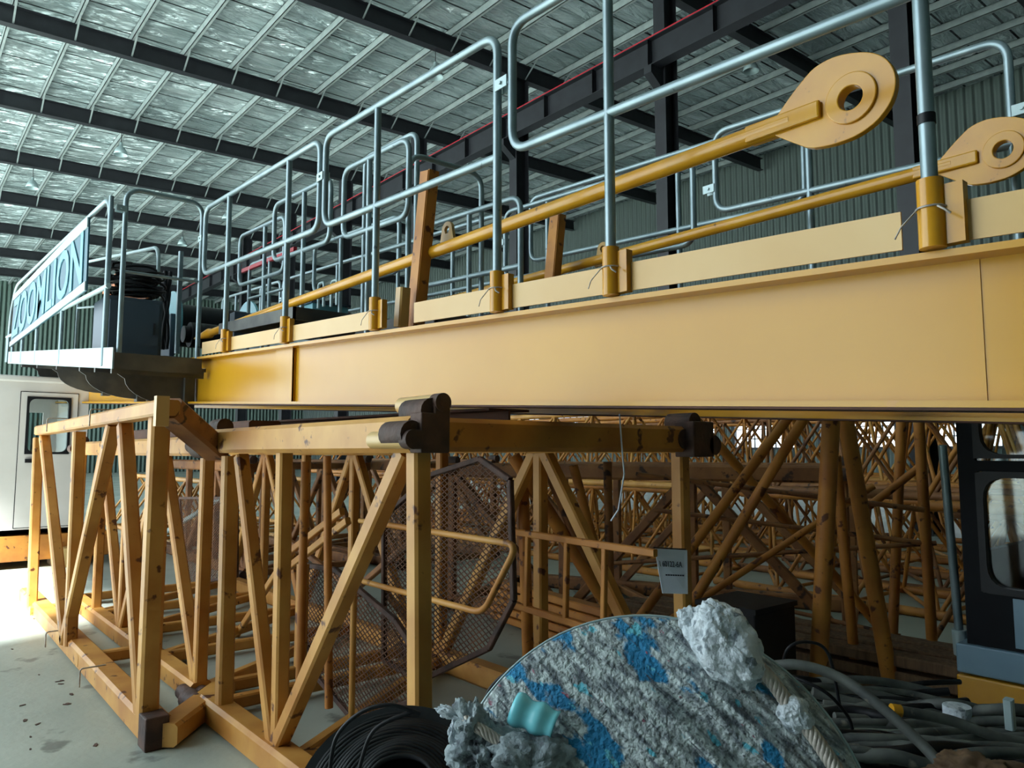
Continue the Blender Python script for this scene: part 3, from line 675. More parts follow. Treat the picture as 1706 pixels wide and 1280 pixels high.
b = MB(); b.beam(onZ(272, 1226, .07), onZ(372, 1150, .07), .15, .12); b.build('outrigger', 'tube', ma)
b = MB(); b.box((XA - .02, yA0 + .1, 0), (XA + .10, yA0 + .24, .17)); b.build('foot', 'rustdark', ma, .008)
for yy in (6.2, 8.4): b = MB(); b.beam((XA, yy, .08), (1.62, yy, .08), .08, .08); b.build('cross_bar', 'tube', ma)
for yy, zz in ((6.9, .08), (5.6, .08), (5.7, zA), (7.4, zA)):
    b = MB(); b.tube(rp([(XA - .09, yy, zz - .03), (XA - .09, yy, zz + .085), (XA + .06, yy, zz + .085)], .02), .005, 6); b.build('hook_wire', 'rope', ma)

t = thing('steel_beam', (2.9, 6, 1.66), 'rusty brown steel beam lying along the top of the mast sections below the jib', 'steel beam')
b = MB(); hpiece(b, (2.75, 3.3, 1.735), (2.75, 8.9, 1.79), .12, .3, .014); b.build('beam', 'rustshade', t)
t = thing('steel_beam', (2.1, 6, 1.66), 'rusty brown channel lying beside the brown beam on top of the mast sections', 'steel beam')
b = MB(); b.beam((2.0, 5.0, 1.72), (2.15, 8.9, 1.74), .22, .1); b.build('beam', 'rustshade', t)
# back row: box mast sections
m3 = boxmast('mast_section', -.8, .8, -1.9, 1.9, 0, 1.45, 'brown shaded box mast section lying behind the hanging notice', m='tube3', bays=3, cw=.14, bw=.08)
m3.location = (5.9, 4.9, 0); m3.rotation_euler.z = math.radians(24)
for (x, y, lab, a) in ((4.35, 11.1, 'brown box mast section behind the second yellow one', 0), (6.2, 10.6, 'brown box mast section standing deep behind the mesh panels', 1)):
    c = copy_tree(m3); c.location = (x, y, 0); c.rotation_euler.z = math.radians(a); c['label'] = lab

# ------------------------------------------------------------------ lattice jib sections (round tubes)
def latt(label, m='tube2', L=5.0, W=1.15, H=1.05, cr=.045, br=.022, bays=6):
    t = thing('lattice_section', (0, 0, 0), label, 'lattice jib section')
    ch = [(-W / 2, cr), (W / 2, cr), (0, H)]
    for x, z in ch: b = MB(); b.tube([(x, -L / 2, z), (x, L / 2, z)], cr, 8); b.build('chord', m, t)
    s = L / bays
    for i in range(bays):
        y0 = -L / 2 + s * i; ym = y0 + s / 2; y1 = y0 + s
        for x in (-W / 2, W / 2):
            for a, c in ((y0, ym), (y1, ym)): b = MB(); b.tube([(x, a, cr), (0, c, H)], br, 6); b.build('lacing_bar', m, t)
        b = MB(); b.tube([(-W / 2, y0, cr), (W / 2, y1, cr)], br, 6); b.build('lacing_bar', m, t)
        b = MB(); b.tube([(-W / 2, y0, cr), (W / 2, y0, cr)], br, 6); b.build('cross_bar', m, t)
    return t
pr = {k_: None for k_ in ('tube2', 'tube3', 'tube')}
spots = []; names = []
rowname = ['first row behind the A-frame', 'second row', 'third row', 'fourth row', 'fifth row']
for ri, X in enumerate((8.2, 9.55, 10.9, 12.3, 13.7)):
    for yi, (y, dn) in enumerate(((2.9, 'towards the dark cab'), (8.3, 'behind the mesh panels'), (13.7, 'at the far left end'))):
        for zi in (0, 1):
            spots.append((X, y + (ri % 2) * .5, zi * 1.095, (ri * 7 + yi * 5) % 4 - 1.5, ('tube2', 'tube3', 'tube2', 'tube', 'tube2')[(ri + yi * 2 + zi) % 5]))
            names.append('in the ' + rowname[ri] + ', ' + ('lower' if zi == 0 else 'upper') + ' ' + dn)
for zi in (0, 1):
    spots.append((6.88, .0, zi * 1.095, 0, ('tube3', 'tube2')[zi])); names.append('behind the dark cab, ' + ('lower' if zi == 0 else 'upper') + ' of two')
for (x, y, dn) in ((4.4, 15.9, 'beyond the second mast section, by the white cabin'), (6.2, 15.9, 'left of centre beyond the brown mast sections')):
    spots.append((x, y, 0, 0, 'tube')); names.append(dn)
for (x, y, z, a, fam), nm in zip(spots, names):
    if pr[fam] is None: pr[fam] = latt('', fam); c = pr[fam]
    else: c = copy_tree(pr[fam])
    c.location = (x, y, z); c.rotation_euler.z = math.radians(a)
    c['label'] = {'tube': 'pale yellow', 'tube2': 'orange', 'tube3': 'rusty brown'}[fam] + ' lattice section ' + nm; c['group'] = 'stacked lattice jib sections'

# ------------------------------------------------------------------ big round-tube frame at the right
DL = 4.6
fr = thing('a_frame', PD(1400, 1200, DL), 'orange round-tube A-frame with splayed legs right of the caked drum', 'crane frame')
def leg(a, c, r, D=DL, D2=None, m='tube2', nm='leg', parent=None):
    b = MB(); b.tube([PD(a[0], a[1], D), PD(c[0], c[1], D2 or D)], r, 16); return b.build(nm, m, parent or fr)
leg((1386, 672), (1360, 1190), .053); leg((1404, 672), (1492, 1190), .05, DL + .15)
leg((1392, 760), (1432, 1185), .034, DL + .4); leg((1350, 680), (1150, 1010), .034, DL + .3, nm='brace'); leg((1318, 690), (1050, 1050), .034, DL + .6, nm='brace')
leg((1455, 810), (1075, 1060), .024, DL + .7, nm='brace'); leg((1530, 690), (1560, 1190), .035, DL + .5); leg((1502, 690), (1482, 1190), .035, DL + .9)
leg((1160, 700), (1470, 1050), .035, DL + 1.0, nm='brace'); leg((1440, 850), (1530, 780), .028, DL + .8, nm='brace')
for i, (a, c) in enumerate((((1060, 790), (1540, 850)), ((1090, 850), (1540, 905)), ((1000, 940), (1560, 905)), ((1170, 985), (1500, 1060)))):
    P = PD(a[0], a[1], 5.6 + .3 * i); Q = PD(c[0], c[1], 4.9 + .2 * i)
    b = MB(); b.tube([P, Q], .017, 8); b.build('tie_rod', 'tube3', fr)
# braces of the near section's end face seen behind the mesh
for a, c, r in (((855, 760), (1035, 1045), .045), ((905, 765), (1000, 1000), .03), ((955, 775), (1030, 1060), .032), ((870, 770), (880, 1100), .04), ((1012, 770), (1018, 1060), .03)):
    b = MB(); b.tube([PD(*a, 5.0), PD(*c, 5.0)], r, 10); b.build('diagonal_brace', 'tube2' if r > .031 else 'tube3', mb)
for k_ in range(5):
    z = .05 + .075 * k_
    b = MB(); b.beam((4.2, 3.2 + .05 * k_, z), (4.5, 5.6, z), .12, .06); tag(b.build('steel_channel', 'tube2'), ('lowest', 'second lowest', 'middle', 'second highest', 'topmost')[k_] + ' orange steel channel in the flat stack behind the mesh panels', 'steel channel', 'channels stacked behind the mesh panels')

# yellow ladder-like rail behind the mesh (runs with the jib)
t = thing('ladder_rail', onX(950, 1000, 2.9), 'long yellow two-bar ladder rail sloping behind the hanging notice', 'railing')
for p, q in (((855, 886), (1092, 922)), ((830, 1000), (1000, 1052)), ):
    b = MB(); b.beam(onX(*p, 2.75), onX(*q, 2.75), .03, .035); b.build('rail', 'tube2', t)
for px in (880, 945, 1008): 
    t1 = (px - 855) / 237; b = MB(); b.beam(onX(px, 886 + 36 * t1, 2.75), onX(px - 3, 1000 + 52 * (px - 830) / 170, 2.75), .028, .028); b.build('rung', 'tube2', t)
# bent hoop rail
t = thing('hoop_rail', onX(760, 1000, 2.0), 'flat yellow hoop rail with a rounded end in front of the mesh panel', 'railing')
b = MB(); pts = rp([onX(600, 868, 2.05), onX(862, 908, 2.05), onX(805, 1022, 2.05), onX(590, 965, 2.05)], .07, 8)
b.tube(pts, .015, 8); b.build('hoop', 'tube', t)

# ------------------------------------------------------------------ expanded-metal panels
def mesh_panel(poly, label, u, v_, pitch=(.054, .031), m='mesh', frame=.03, th=.004):
    """poly in 2D on the plane O + u*a + v*b"""
    O = poly[0]
    def to2(P): d = P - O; return (d.dot(u), d.dot(v_))
    q = [to2(p) for p in poly]; n = len(q)
    t = thing('mesh_panel', sum(poly, V((0, 0, 0))) / n, label, 'mesh platform panel')
    b = MB()
    for i in range(n): b.beam(poly[i], poly[(i + 1) % n], frame, frame, u.cross(v_))
    b.build('frame', 'rustdark', t)
    def clip(a, d):
        ts = []
        for i in range(n):
            p, r = q[i], q[(i + 1) % n]; ex, ey = r[0] - p[0], r[1] - p[1]
            den = d[0] * ey - d[1] * ex
            if abs(den) < 1e-9: continue
            wx, wy = p[0] - a[0], p[1] - a[1]
            tt = (wx * ey - wy * ex) / den; s = (wx * d[1] - wy * d[0]) / den
            if 0 <= s < 1: ts.append(tt)
        return sorted(ts)
    b = MB(); ang = math.atan2(pitch[1], pitch[0])
    xs = [p[0] for p in q]; ys = [p[1] for p in q]; R = max(max(xs) - min(xs), max(ys) - min(ys)) * 1.5
    cx, cy = (max(xs) + min(xs)) / 2, (max(ys) + min(ys)) / 2
    for s in (-1, 1):
        d = (math.cos(ang), s * math.sin(ang)); nn = (-d[1], d[0]); step = pitch[0] * math.sin(ang)
        k_ = -int(R / step)
        while k_ * step < R:
            a = (cx + nn[0] * k_ * step, cy + nn[1] * k_ * step); ts = clip(a, d)
            for j in range(0, len(ts) - 1, 2):
                P = O + u * (a[0] + d[0] * ts[j]) + v_ * (a[1] + d[1] * ts[j]); Q = O + u * (a[0] + d[0] * ts[j + 1]) + v_ * (a[1] + d[1] * ts[j + 1])
                if (Q - P).length > .01: b.beam(P, Q, .005, th, u.cross(v_), .01)
            k_ += 1
    b.build('expanded_mesh', m, t)
    return t
u = V((0, -1, 0)); v_ = V((0, 0, 1))
def octo(pxs, X): return [onX(x, y, X) for x, y in pxs]
mesh_panel(octo([(722, 790), (800, 765), (850, 800), (856, 1000), (815, 1080), (700, 1135), (640, 1100), (640, 860)], 2.45), 'eight-sided rusty expanded-mesh platform standing upright behind the yellow upright', u, v_)
P0, P1, P2, P3 = onX(502, 938, 2.0), onX(640, 1040, 2.2), onX(720, 1150, 2.3), onX(640, 1175, 2.15)
mesh_panel(octo([(502, 940), (560, 950), (660, 1035), (715, 1120), (700, 1165), (590, 1200), (530, 1130), (498, 1040)], 2.15), 'rusty expanded-mesh panel leaning behind the long yellow diagonal', u, v_)
for i, ps in enumerate((((300, 830), (395, 830), (395, 960), (310, 975)), )):
    mesh_panel(octo(ps, 2.9), 'brown expanded-mesh panel seen between the left uprights', u, v_)
t = thing('ladder', onX(560, 900, 2.35), 'slanting channel-sided ladder lying across inside the near mast section', 'ladder')
for (p, q) in (((470, 930), (570, 852)), ((482, 945), (580, 868)), ((390, 1065), (480, 925))):
    b = MB(); b.beam(onX(*p, 2.4), onX(*q, 2.4), .04, .05); b.build('rail', 'tube', t)
b = MB(); b.beam(onX(505, 940, 2.05), onX(500, 1110, 2.05), .06, .07); b.build('post', 'tube', t)
for (p, q, lb_) in (((640, 985), (720, 1080), 'brown angle bar crossing behind the leaning mesh panel'), ((700, 890), (560, 1010), 'brown angle bar slanting left behind the long yellow diagonal'), ((600, 990), (480, 900), 'brown angle bar slanting right beside the ladder end')):
    b = MB(); b.beam(onX(*p, 2.5), onX(*q, 2.7), .04, .04); tag(b.build('angle_bar', 'tube3'), lb_, 'steel bar')
b = MB(); b.beam(onX(262, 895, 3.0), onX(420, 800, 3.2), .05, .05); tag(b.build('galvanised_bar', 'galvlight'), 'pale galvanised bar slanting between the left uprights', 'steel bar')

# notice paper
t = thing('notice', (3.13, 2.3, .8), 'white printed paper notice tied to the upright right of the mesh panels', 'notice')
a0, a1, a2, a3 = onY(1091, 914, 2.30), onY(1145, 917, 2.22), onY(1146, 990, 2.20), onY(1104, 989, 2.27)
b = MB(); b.prism([a0, a3, a2, a1], (0, .002, 0)); b.build('sheet', 'paper', t)
def nb(u0, v0, u1, v1):
    return lambda u_, w_: (a3.lerp(a2, u0 + (u1 - u0) * u_)).lerp(a0.lerp(a1, u0 + (u1 - u0) * u_), v0 + (v1 - v0) * w_) + V((0, -.003, 0))
text_flat('▪ 60122-6A'.replace('▪', 'I'), nb(.06, .6, .8, .73), 'printed_text', 'ink', t, .001, (0, -1, 0))
text_flat('--------', nb(.2, .40, .85, .43), 'printed_text', 'ink', t, .001, (0, -1, 0))
b = MB(); b.beam(a0 + V((0, .01, .0)), a1 + V((0, .01, .0)), .012, .012); b.build('clip_bar', 'rustdark', t)
b = MB(); b.tube([onX(1032, 690, 2.6), onX(1036, 745, 2.6), onX(1040, 790, 2.62), onX(1030, 850, 2.65), onX(1018, 868, 2.65)], .004, 6); tag(b.build('cord', 'paper'), 'thin pale cord hanging from the jib above the notice', 'cord')

# ------------------------------------------------------------------ cabs
def window_face(b, c3d, rect, wins, th):
    """flat panel with rectangular openings; c3d(u, v, d) maps to the world"""
    us = sorted({rect[0], rect[2]} | {x for w_ in wins for x in (w_[0], w_[2])}); vs = sorted({rect[1], rect[3]} | {x for w_ in wins for x in (w_[1], w_[3])})
    for i in range(len(us) - 1):
        for j in range(len(vs) - 1):
            cu, cv = (us[i] + us[i + 1]) / 2, (vs[j] + vs[j + 1]) / 2
            if any(w_[0] < cu < w_[2] and w_[1] < cv < w_[3] for w_ in wins): continue
            b.prism([c3d(us[i], vs[j], 0), c3d(us[i + 1], vs[j], 0), c3d(us[i + 1], vs[j + 1], 0), c3d(us[i], vs[j + 1], 0)], c3d(0, 0, th) - c3d(0, 0, 0))
def gasket(c3d, w_, r, wd, name, m, parent, d0=-.015, d1=.02):
    u0, v0, u1, v1 = w_
    inn = rpc([V((u0 + wd, v0 + wd, 0)), V((u1 - wd, v0 + wd, 0)), V((u1 - wd, v1 - wd, 0)), V((u0 + wd, v1 - wd, 0))], r)
    cu, cv = (u0 + u1) / 2, (v0 + v1) / 2; out = []
    for p in inn:
        # push to the opening rectangle
        dx, dy = p.x - cu, p.y - cv; k1 = (u1 - cu) / abs(dx) if dx else 9; k2 = (v1 - cv) / abs(dy) if dy else 9; k_ = min(k1, k2)
        out.append((cu + dx * k_, cv + dy * k_))
    b = MB(); b.ringplate([c3d(x, y, d0) for x, y in out], [c3d(p.x, p.y, d0) for p in inn], c3d(0, 0, d1) - c3d(0, 0, d0)); return b.build(name, m, parent)
# white cabin at the left: face on Y = 12.1
WY = 12.1
wc = thing('cabin', (.9, WY, 0), 'white steel cabin with a windowed door behind the mast sections at the left edge', 'cabin')
cf = lambda u_, w_, d: V((u_, WY + d, w_))
wz0, wz1 = .47, 2.5
pW = (onY(43, 0, WY).x, onY(0, 755, WY).z, 0)
wx0, wx1 = onY(43, 700, WY).x, onY(117, 700, WY).x
vz0, vz1 = onY(80, 757, WY).z, onY(80, 662, WY).z
dx0, dx1 = onY(33, 700, WY).x, onY(128, 700, WY).x
b = MB(); window_face(b, cf, (-.4, wz0, 2.25, wz1), [(wx0, vz0, wx1, vz1)], .05)
b.box((-.4, WY, wz1), (2.25, WY + 2.2, wz1 + .05)); b.box((-.4, WY, wz0), (2.25, WY + 2.2, wz0 + .05)); b.box((2.2, WY + .05, wz0), (2.25, WY + 2.2, wz1)); window_face(b, lambda u_, w_, d: V((-.4 + d, u_, w_)), (WY + .05, wz0, WY + 2.2, wz1), [(WY + .3, 1.2, WY + 1.95, 2.3)], .05); window_face(b, lambda u_, w_, d: V((u_, WY + 2.15 + d, w_)), (-.4, wz0, 2.25, wz1), [(.9, 1.3, 2.0, 2.2)], .05)  # unseen opening in the left side added to let daylight into the cabin
b.build('body', 'white', wc)
b = MB(); b.box((-.45, WY - .05, wz1 + .02), (2.3, WY + 2.25, wz1 + .1)); b.build('roof_cap', 'white', wc, .02)
b = MB()
dz0, dz1 = wz0 + .08, wz1 - .12
for r_ in ((dx0, dz0, dx1, dz1),):
    o_ = [cf(r_[0], r_[1], -.02), cf(r_[2], r_[1], -.02), cf(r_[2], r_[3], -.02), cf(r_[0], r_[3], -.02)]
    i_ = [cf(wx0, vz0, -.02), cf(wx1, vz0, -.02), cf(wx1, vz1, -.02), cf(wx0, vz1, -.02)]
    b.ringplate(o_, i_, (0, .02, 0))
dr = b.build('door', 'white', wc)
b = MB(); b.ringplate([cf(dx0 - .01, dz0 - .01, -.006), cf(dx1 + .01, dz0 - .01, -.006), cf(dx1 + .01, dz1 + .01, -.006), cf(dx0 - .01, dz1 + .01, -.006)], [cf(dx0, dz0, -.006), cf(dx1, dz0, -.006), cf(dx1, dz1, -.006), cf(dx0, dz1, -.006)], (0, .005, 0)); b.build('door_gap', 'rubber', wc)
gasket(cf, (wx0, vz0, wx1, vz1), .09, .03, 'gasket', 'rubber', dr, -.035, .03)
b = MB(); b.prism([cf(wx0, vz0, .01), cf(wx1, vz0, .01), cf(wx1, vz1, .01), cf(wx0, vz1, .01)], (0, .005, 0)); b.build('pane', 'glass', dr)
b = MB(); hz = onY(50, 768, WY).z; b.box((dx0 + .08, WY - .07, hz - .025), (dx0 + .24, WY - .03, hz + .025)); b.build('handle', 'rubber', dr)
b = MB(); b.box((-.5, WY + .0, .1), (2.6, WY + 2.1, .44)); b.build('chassis', 'tube2', wc, .01)
for x in (.6, 1.9): b = MB(); b.box((x, WY - .25, .0), (x + .28, WY + .4, .26)); b.build('foot', 'toe', wc, .01)
# dark operator cab at the right: face on X = 4.8
CX = 4.8
rc = thing('operator_cab', (CX, .8, .15), 'dark operator cab with two rounded windows above an orange base at the right edge', 'crane cab')
rf = lambda u_, w_, d: V((CX + d, -u_, w_))
def yz(px, py): p = onX(px, py, CX); return -p.y, p.z
uL, zb_ = yz(1612, 1075); _, zt_ = yz(1612, 640); uR = .9
zb_ = yz(1612, 1072)[1]; zmid = yz(1660, 1000)[1]
w1 = (yz(1620, 700)[0], yz(1660, 768)[1], .75, yz(1660, 660)[1]); w2 = (yz(1632, 900)[0], yz(1660, 990)[1], .75, yz(1660, 786)[1])
ct = zt_ + .3
b = MB(); window_face(b, rf, (uL, zb_, uR, ct), [w1, w2], .06)
b.box((CX, -uR, ct), (CX + 1.4, -uL, ct + .05)); b.box((CX + .06, -uR, zb_), (CX + 1.4, -uL, zb_ + .05))
b.box((CX + .06, -uL - .04, zb_), (CX + .12, -uL, ct)); b.box((CX + 1.34, -uL - .04, zb_), (CX + 1.4, -uL, ct)); b.box((CX + .06, -uL - .04, zb_), (CX + 1.4, -uL, zb_ + .5)); b.box((CX + .06, -uR, zb_), (CX + 1.4, -uR + .05, ct))
b.build('body', 'darkcab', rc)
for w_ in (w1, w2):
    g_ = gasket(rf, w_, .12, .035, 'gasket', 'rubber', rc, -.02, .04)
    b = MB(); b.prism([rf(w_[0], w_[1], .02), rf(w_[2], w_[1], .02), rf(w_[2], w_[3], .02), rf(w_[0], w_[3], .02)], (.005, 0, 0)); b.build('pane', 'glass', g_)
b = MB(); b.box((CX - .04, -uR, zb_ - .16), (CX + 1.4, -uL + .05, zb_)); o = b.build('sill_band', 'cabblue', rc, .01)
b = MB(); b.box((CX - .05, -uR, zb_ - .42), (CX + 1.4, -uL + .05, zb_ - .17)); b.build('base', 'tie', rc, .01)
b = MB(); b.box((CX - .012, -uR, zb_ + .02), (CX, onX(1691, 1040, CX).y, zmid + .02)); b.build('pale_panel', 'cabblue', rc)
b = MB(); p_ = onX(1672, 748, CX + .5); b.box((CX + .35, -.2, zb_ + .05), (CX + .95, .5, zb_ + .5)); b.box((CX + .4, .4, zb_ + .5), (CX + .9, .52, zb_ + 1.15)); b.build('seat', 'seat', rc, .05)
b = MB(); b.box((CX + .95, -.8, zb_ + .62), (CX + 1.3, 1.0, zb_ + .66)); b.box((CX + .95, -.8, zb_ + .95), (CX + 1.3, 1.0, zb_ + .98)); b.build('shelf', 'cabblue', rc)
b = MB(); b.cyl((CX + .05, .5, zb_ + .9), (CX + .25, .3, zb_ + .98), .035, 12); b.build('lever', 'white', rc)
t = thing('grab_pole', PD(1600, 1090, 4.6), 'slim galvanised pole standing at the corner of the dark cab', 'pole')
P = PD(1570, 742, 4.45); Q = PD(1601, 1085, 4.45)
b = MB(); b.tube([P, Q], .024, 12); b.build('pole', 'galv', t)
b = MB(); dq = (P - Q).normalized(); b.cyl(Q - dq * .02, Q + dq * .13, .04, 14); b.build('socket', 'galvlight', t)

# ------------------------------------------------------------------ caked drum and lumps in the foreground
DC = PD(1088, 1405, 1.7); NV = (CAM - DC + V((0, 0, -.25))).normalized(); R = .50
DU = V((0, 0, 1)).cross(NV).normalized() * -1; DV = NV.cross(DU) * -1
if DV.z < 0: DV = -DV
if DU.dot(RT) < 0: DU = -DU
def hgt(x, y):
    """caked ridges running down to the right"""
    a = math.radians(-42); s = x * math.cos(a) + y * math.sin(a); c = -x * math.sin(a) + y * math.cos(a)
    rid = (1 - abs(noise.noise(V((s * 1.6, c * 13, 3)))) * 3.2) * .02 + noise.fractal(V((s * 4, c * 30, 3)), 1, 2, 3) * .009
    fine = noise.fractal(V((x * 60, y * 60, 7)), 1, 2, 4) * .0022
    msk = max(0, min(1, (x * 1.0 - y * .35 + .28) * 3))
    big = noise.fractal(V((x * 4, y * 4, 1)), 1, 2, 3) * .006
    return rid * msk + fine + big
dm = thing('rope_drum', (DC.x, DC.y, 0), 'big round drum end caked in grey cement and flaked blue paint in the foreground', 'drum')
me_v = []; me_f = []; NR, NA = 90, 220; uvs = []
for i in range(NR + 1):
    r = R * i / NR
    for j in range(NA):
        a = 2 * PI * j / NA; x, y = r * math.cos(a), r * math.sin(a)
        dome = .09 * (1 - (r / R) ** 2) - (.03 * max(0, (r / R - .95) / .05) ** 2)
        me_v.append(DC + DU * x + DV * y + NV * (dome + hgt(x, y) * (1 if i < NR - 1 else 0))); uvs.append((x, y))
for i in range(NR):
    for j in range(NA): me_f.append((i * NA + j, (i + 1) * NA + j, (i + 1) * NA + (j + 1) % NA, i * NA + (j + 1) % NA))
b = MB(); b.add(me_v, me_f, True); o = b.build('drum_face', 'drum', dm)
ul = o.data.uv_layers.new(name='UVMap')
for l in o.data.loops: ul.data[l.index].uv = uvs[l.vertex_index]
b = MB(); n = 80; BK = -NV * .45
c_ = [DC + (DU * math.cos(2 * PI * k_ / n) + DV * math.sin(2 * PI * k_ / n)) * (R - .002) for k_ in range(n)]; b.prism([p - NV * .03 for p in c_], BK); b.build('drum_body', 'hose', dm)
b = MB(); b.tube([p - NV * .006 for p in c_], .003, 6, closed=True); b.build('rim', 'galvlight', dm)
def onD(px, py, h=0):
    d = ray(px, py); q = DC + NV * (.05 + h); return CAM + d * ((q - CAM).dot(NV) / d.dot(NV))
def lump(c, ax, rads, seed, name, label, m, cat, amp=.25, fr_=9, parent=None, nm=72):
    """lumpy crust: a displaced ellipsoid with axis frame ax"""
    b = MB(); n1, n2 = nm, nm // 2; vs = []
    for i in range(n2 + 1):
        th = PI * i / n2
        for j in range(n1):
            ph = 2 * PI * j / n1; d = V((math.sin(th) * math.cos(ph), math.sin(th) * math.sin(ph), math.cos(th)))
            k_ = 1 + amp * noise.fractal(d * 1.6 + V((seed, 0, 0)), 1, 2, 3) + amp * .35 * abs(noise.fractal(d * fr_ * .5 + V((0, seed, 0)), .8, 2.2, 5)) + amp * .10 * noise.noise(d * fr_ * 3)
            vs.append(V(c) + ax[0] * d.x * rads[0] * k_ + ax[1] * d.y * rads[1] * k_ + ax[2] * d.z * rads[2] * k_)
    fs = [(i * n1 + j, (i + 1) * n1 + j, (i + 1) * n1 + (j + 1) % n1, i * n1 + (j + 1) % n1) for i in range(n2) for j in range(n1)]
    b.add(vs, fs, True); o = b.build(name, m, parent)
    if label: tag(o, label, cat)
    return o
def frame_of(p, q, up_=None):
    a = (V(q) - V(p)).normalized(); c = a.cross(NV).normalized(); return (a, c, a.cross(c).normalized())
A_, B_ = onD(1150, 1035, .03), onD(1255, 1100, .03)
D1 = A_.lerp(B_, .55); sc = (D1 - CAM).dot(FW) / F
t = thing('cement_lump', D1, 'large white cement-caked lump on the upper right of the drum, a wire rope leaving it', 'cement lump')
ax = frame_of(onD(1170, 1030, .03), onD(1240, 1120, .03))
lump(onD(1208, 1074, .05), ax, (74 * sc, 50 * sc, 48 * sc), 3.3, 'crust', None, 'lump', None, .24, parent=t)
lump(onD(1150, 1032, .04), ax, (20 * sc, 20 * sc, 17 * sc), 8.1, 'knob', None, 'lump', None, .3, parent=t)
t = thing('cement_lump', onD(1325, 1190, .04), 'small white cement ball halfway along the wire rope', 'cement lump')
lump(onD(1325, 1190, .04), ax, (27 * sc, 24 * sc, 24 * sc), 1.2, 'crust', None, 'lump', None, .22, parent=t)
rg = thing('cement_rag', onD(840, 1240, .02), 'grey caked rag bundle with frayed rope end at the lower left of the drum', 'rag')
aR = (RT, UP, -FW)
lump(onD(800, 1250, .0), (RT, UP, -FW), (48 * sc, 46 * sc, 40 * sc), 5.5, 'bundle', None, 'rag', None, .45, 14, rg)
lump(onD(880, 1262, .03), (RT, UP, -FW), (66 * sc, 36 * sc, 40 * sc), 9.5, 'bundle', None, 'rag', None, .35, 14, rg)
lump(onD(790, 1205, .03), frame_of(onD(800, 1230, 0), onD(780, 1180, 0)), (34 * sc, 24 * sc, 26 * sc), 2.5, 'fold', None, 'rag', None, .6, 12, rg)
lump(onD(748, 1188, .02), frame_of(onD(770, 1195, 0), onD(735, 1178, 0)), (18 * sc, 9 * sc, 9 * sc), 7.5, 'frayed_end', None, 'lump', None, .5, 12, rg)
lump(onD(756, 1222, .0), frame_of(onD(756, 1210, 0), onD(754, 1240, 0)), (18 * sc, 9 * sc, 9 * sc), 6.5, 'fold', None, 'lump', None, .5, 12, rg)
def strand_rope(path, r, name, m, parent=None, turns=40, k_=6, rs=.42):
    b = MB(); pts = [V(p) for p in path]; n = len(pts)
    seg = [0]
    for i in range(1, n): seg.append(seg[-1] + (pts[i] - pts[i - 1]).length)
    N_ = int(turns * 8); T = seg[-1]
    def at(s):
        for i in range(1, n):
            if s <= seg[i] or i == n - 1:
                f = (s - seg[i - 1]) / (seg[i] - seg[i - 1]); return pts[i - 1].lerp(pts[i], f), (pts[i] - pts[i - 1]).normalized()
    for j in range(k_):
        ps = []
        for i in range(N_ + 1):
            p, t_ = at(T * i / N_); a = t_.cross(V((.3, .2, .9))).normalized(); c = t_.cross(a)
            an = 2 * PI * (turns / 6 * i / N_ * 1.0 + j / k_); ps.append(p + (a * math.cos(an) + c * math.sin(an)) * r * .66)
        b.tube(ps, r * rs, 6)
    return b.build(name, m, parent)
def spline(ps, k_=10):
    ps = [V(p) for p in ps]; out = []
    for i in range(len(ps) - 1):
        p0 = ps[max(i - 1, 0)]; p1 = ps[i]; p2 = ps[i + 1]; p3 = ps[min(i + 2, len(ps) - 1)]
        for j in range(k_):
            t_ = j / k_; out.append(.5 * ((2 * p1) + (p2 - p0) * t_ + (2 * p0 - 5 * p1 + 4 * p2 - p3) * t_ ** 2 + (3 * p1 - p0 - 3 * p2 + p3) * t_ ** 3))
    out.append(ps[-1]); return out
o = strand_rope(spline([onD(1235, 1085, .05), onD(1280, 1128, .055), onD(1325, 1190, .045), onD(1358, 1230, .045), onD(1405, 1300, .045)]), 11 * sc, 'wire_rope', 'rope', None, 27)
tag(o, 'stranded steel wire rope running off the white lump to the lower right', 'wire rope')
o = strand_rope([onD(775, 1200, .05), onD(800, 1215, .06), onD(832, 1236, .05)], 9 * sc, 'rope_strand', 'rope', rg, 8)
b = MB(); cc = onD(890, 1195, .02); d_ = (onD(925, 1215, .0) - onD(860, 1185, .0)).normalized(); a_ = d_.cross(NV).normalized()
vs = []; n = 14
for i in range(n + 1):
    for j in range(n + 1):
        th = PI * j / n; l = -38 * sc + 76 * sc * i / n; r = (26 + 3 * math.sin(i * .9)) * sc
        vs.append(cc + d_ * l + a_ * math.cos(th) * r + NV * math.sin(th) * r)
b.add(vs, [(i * (n + 1) + j, (i + 1) * (n + 1) + j, (i + 1) * (n + 1) + j + 1, i * (n + 1) + j + 1) for i in range(n) for j in range(n)], True)
o = b.build('plastic_sleeve', 'cyan'); sd = o.modifiers.new('s', 'SOLIDIFY'); sd.thickness = .004
tag(o, 'glossy cyan plastic sleeve curling beside the caked rag', 'plastic sleeve')

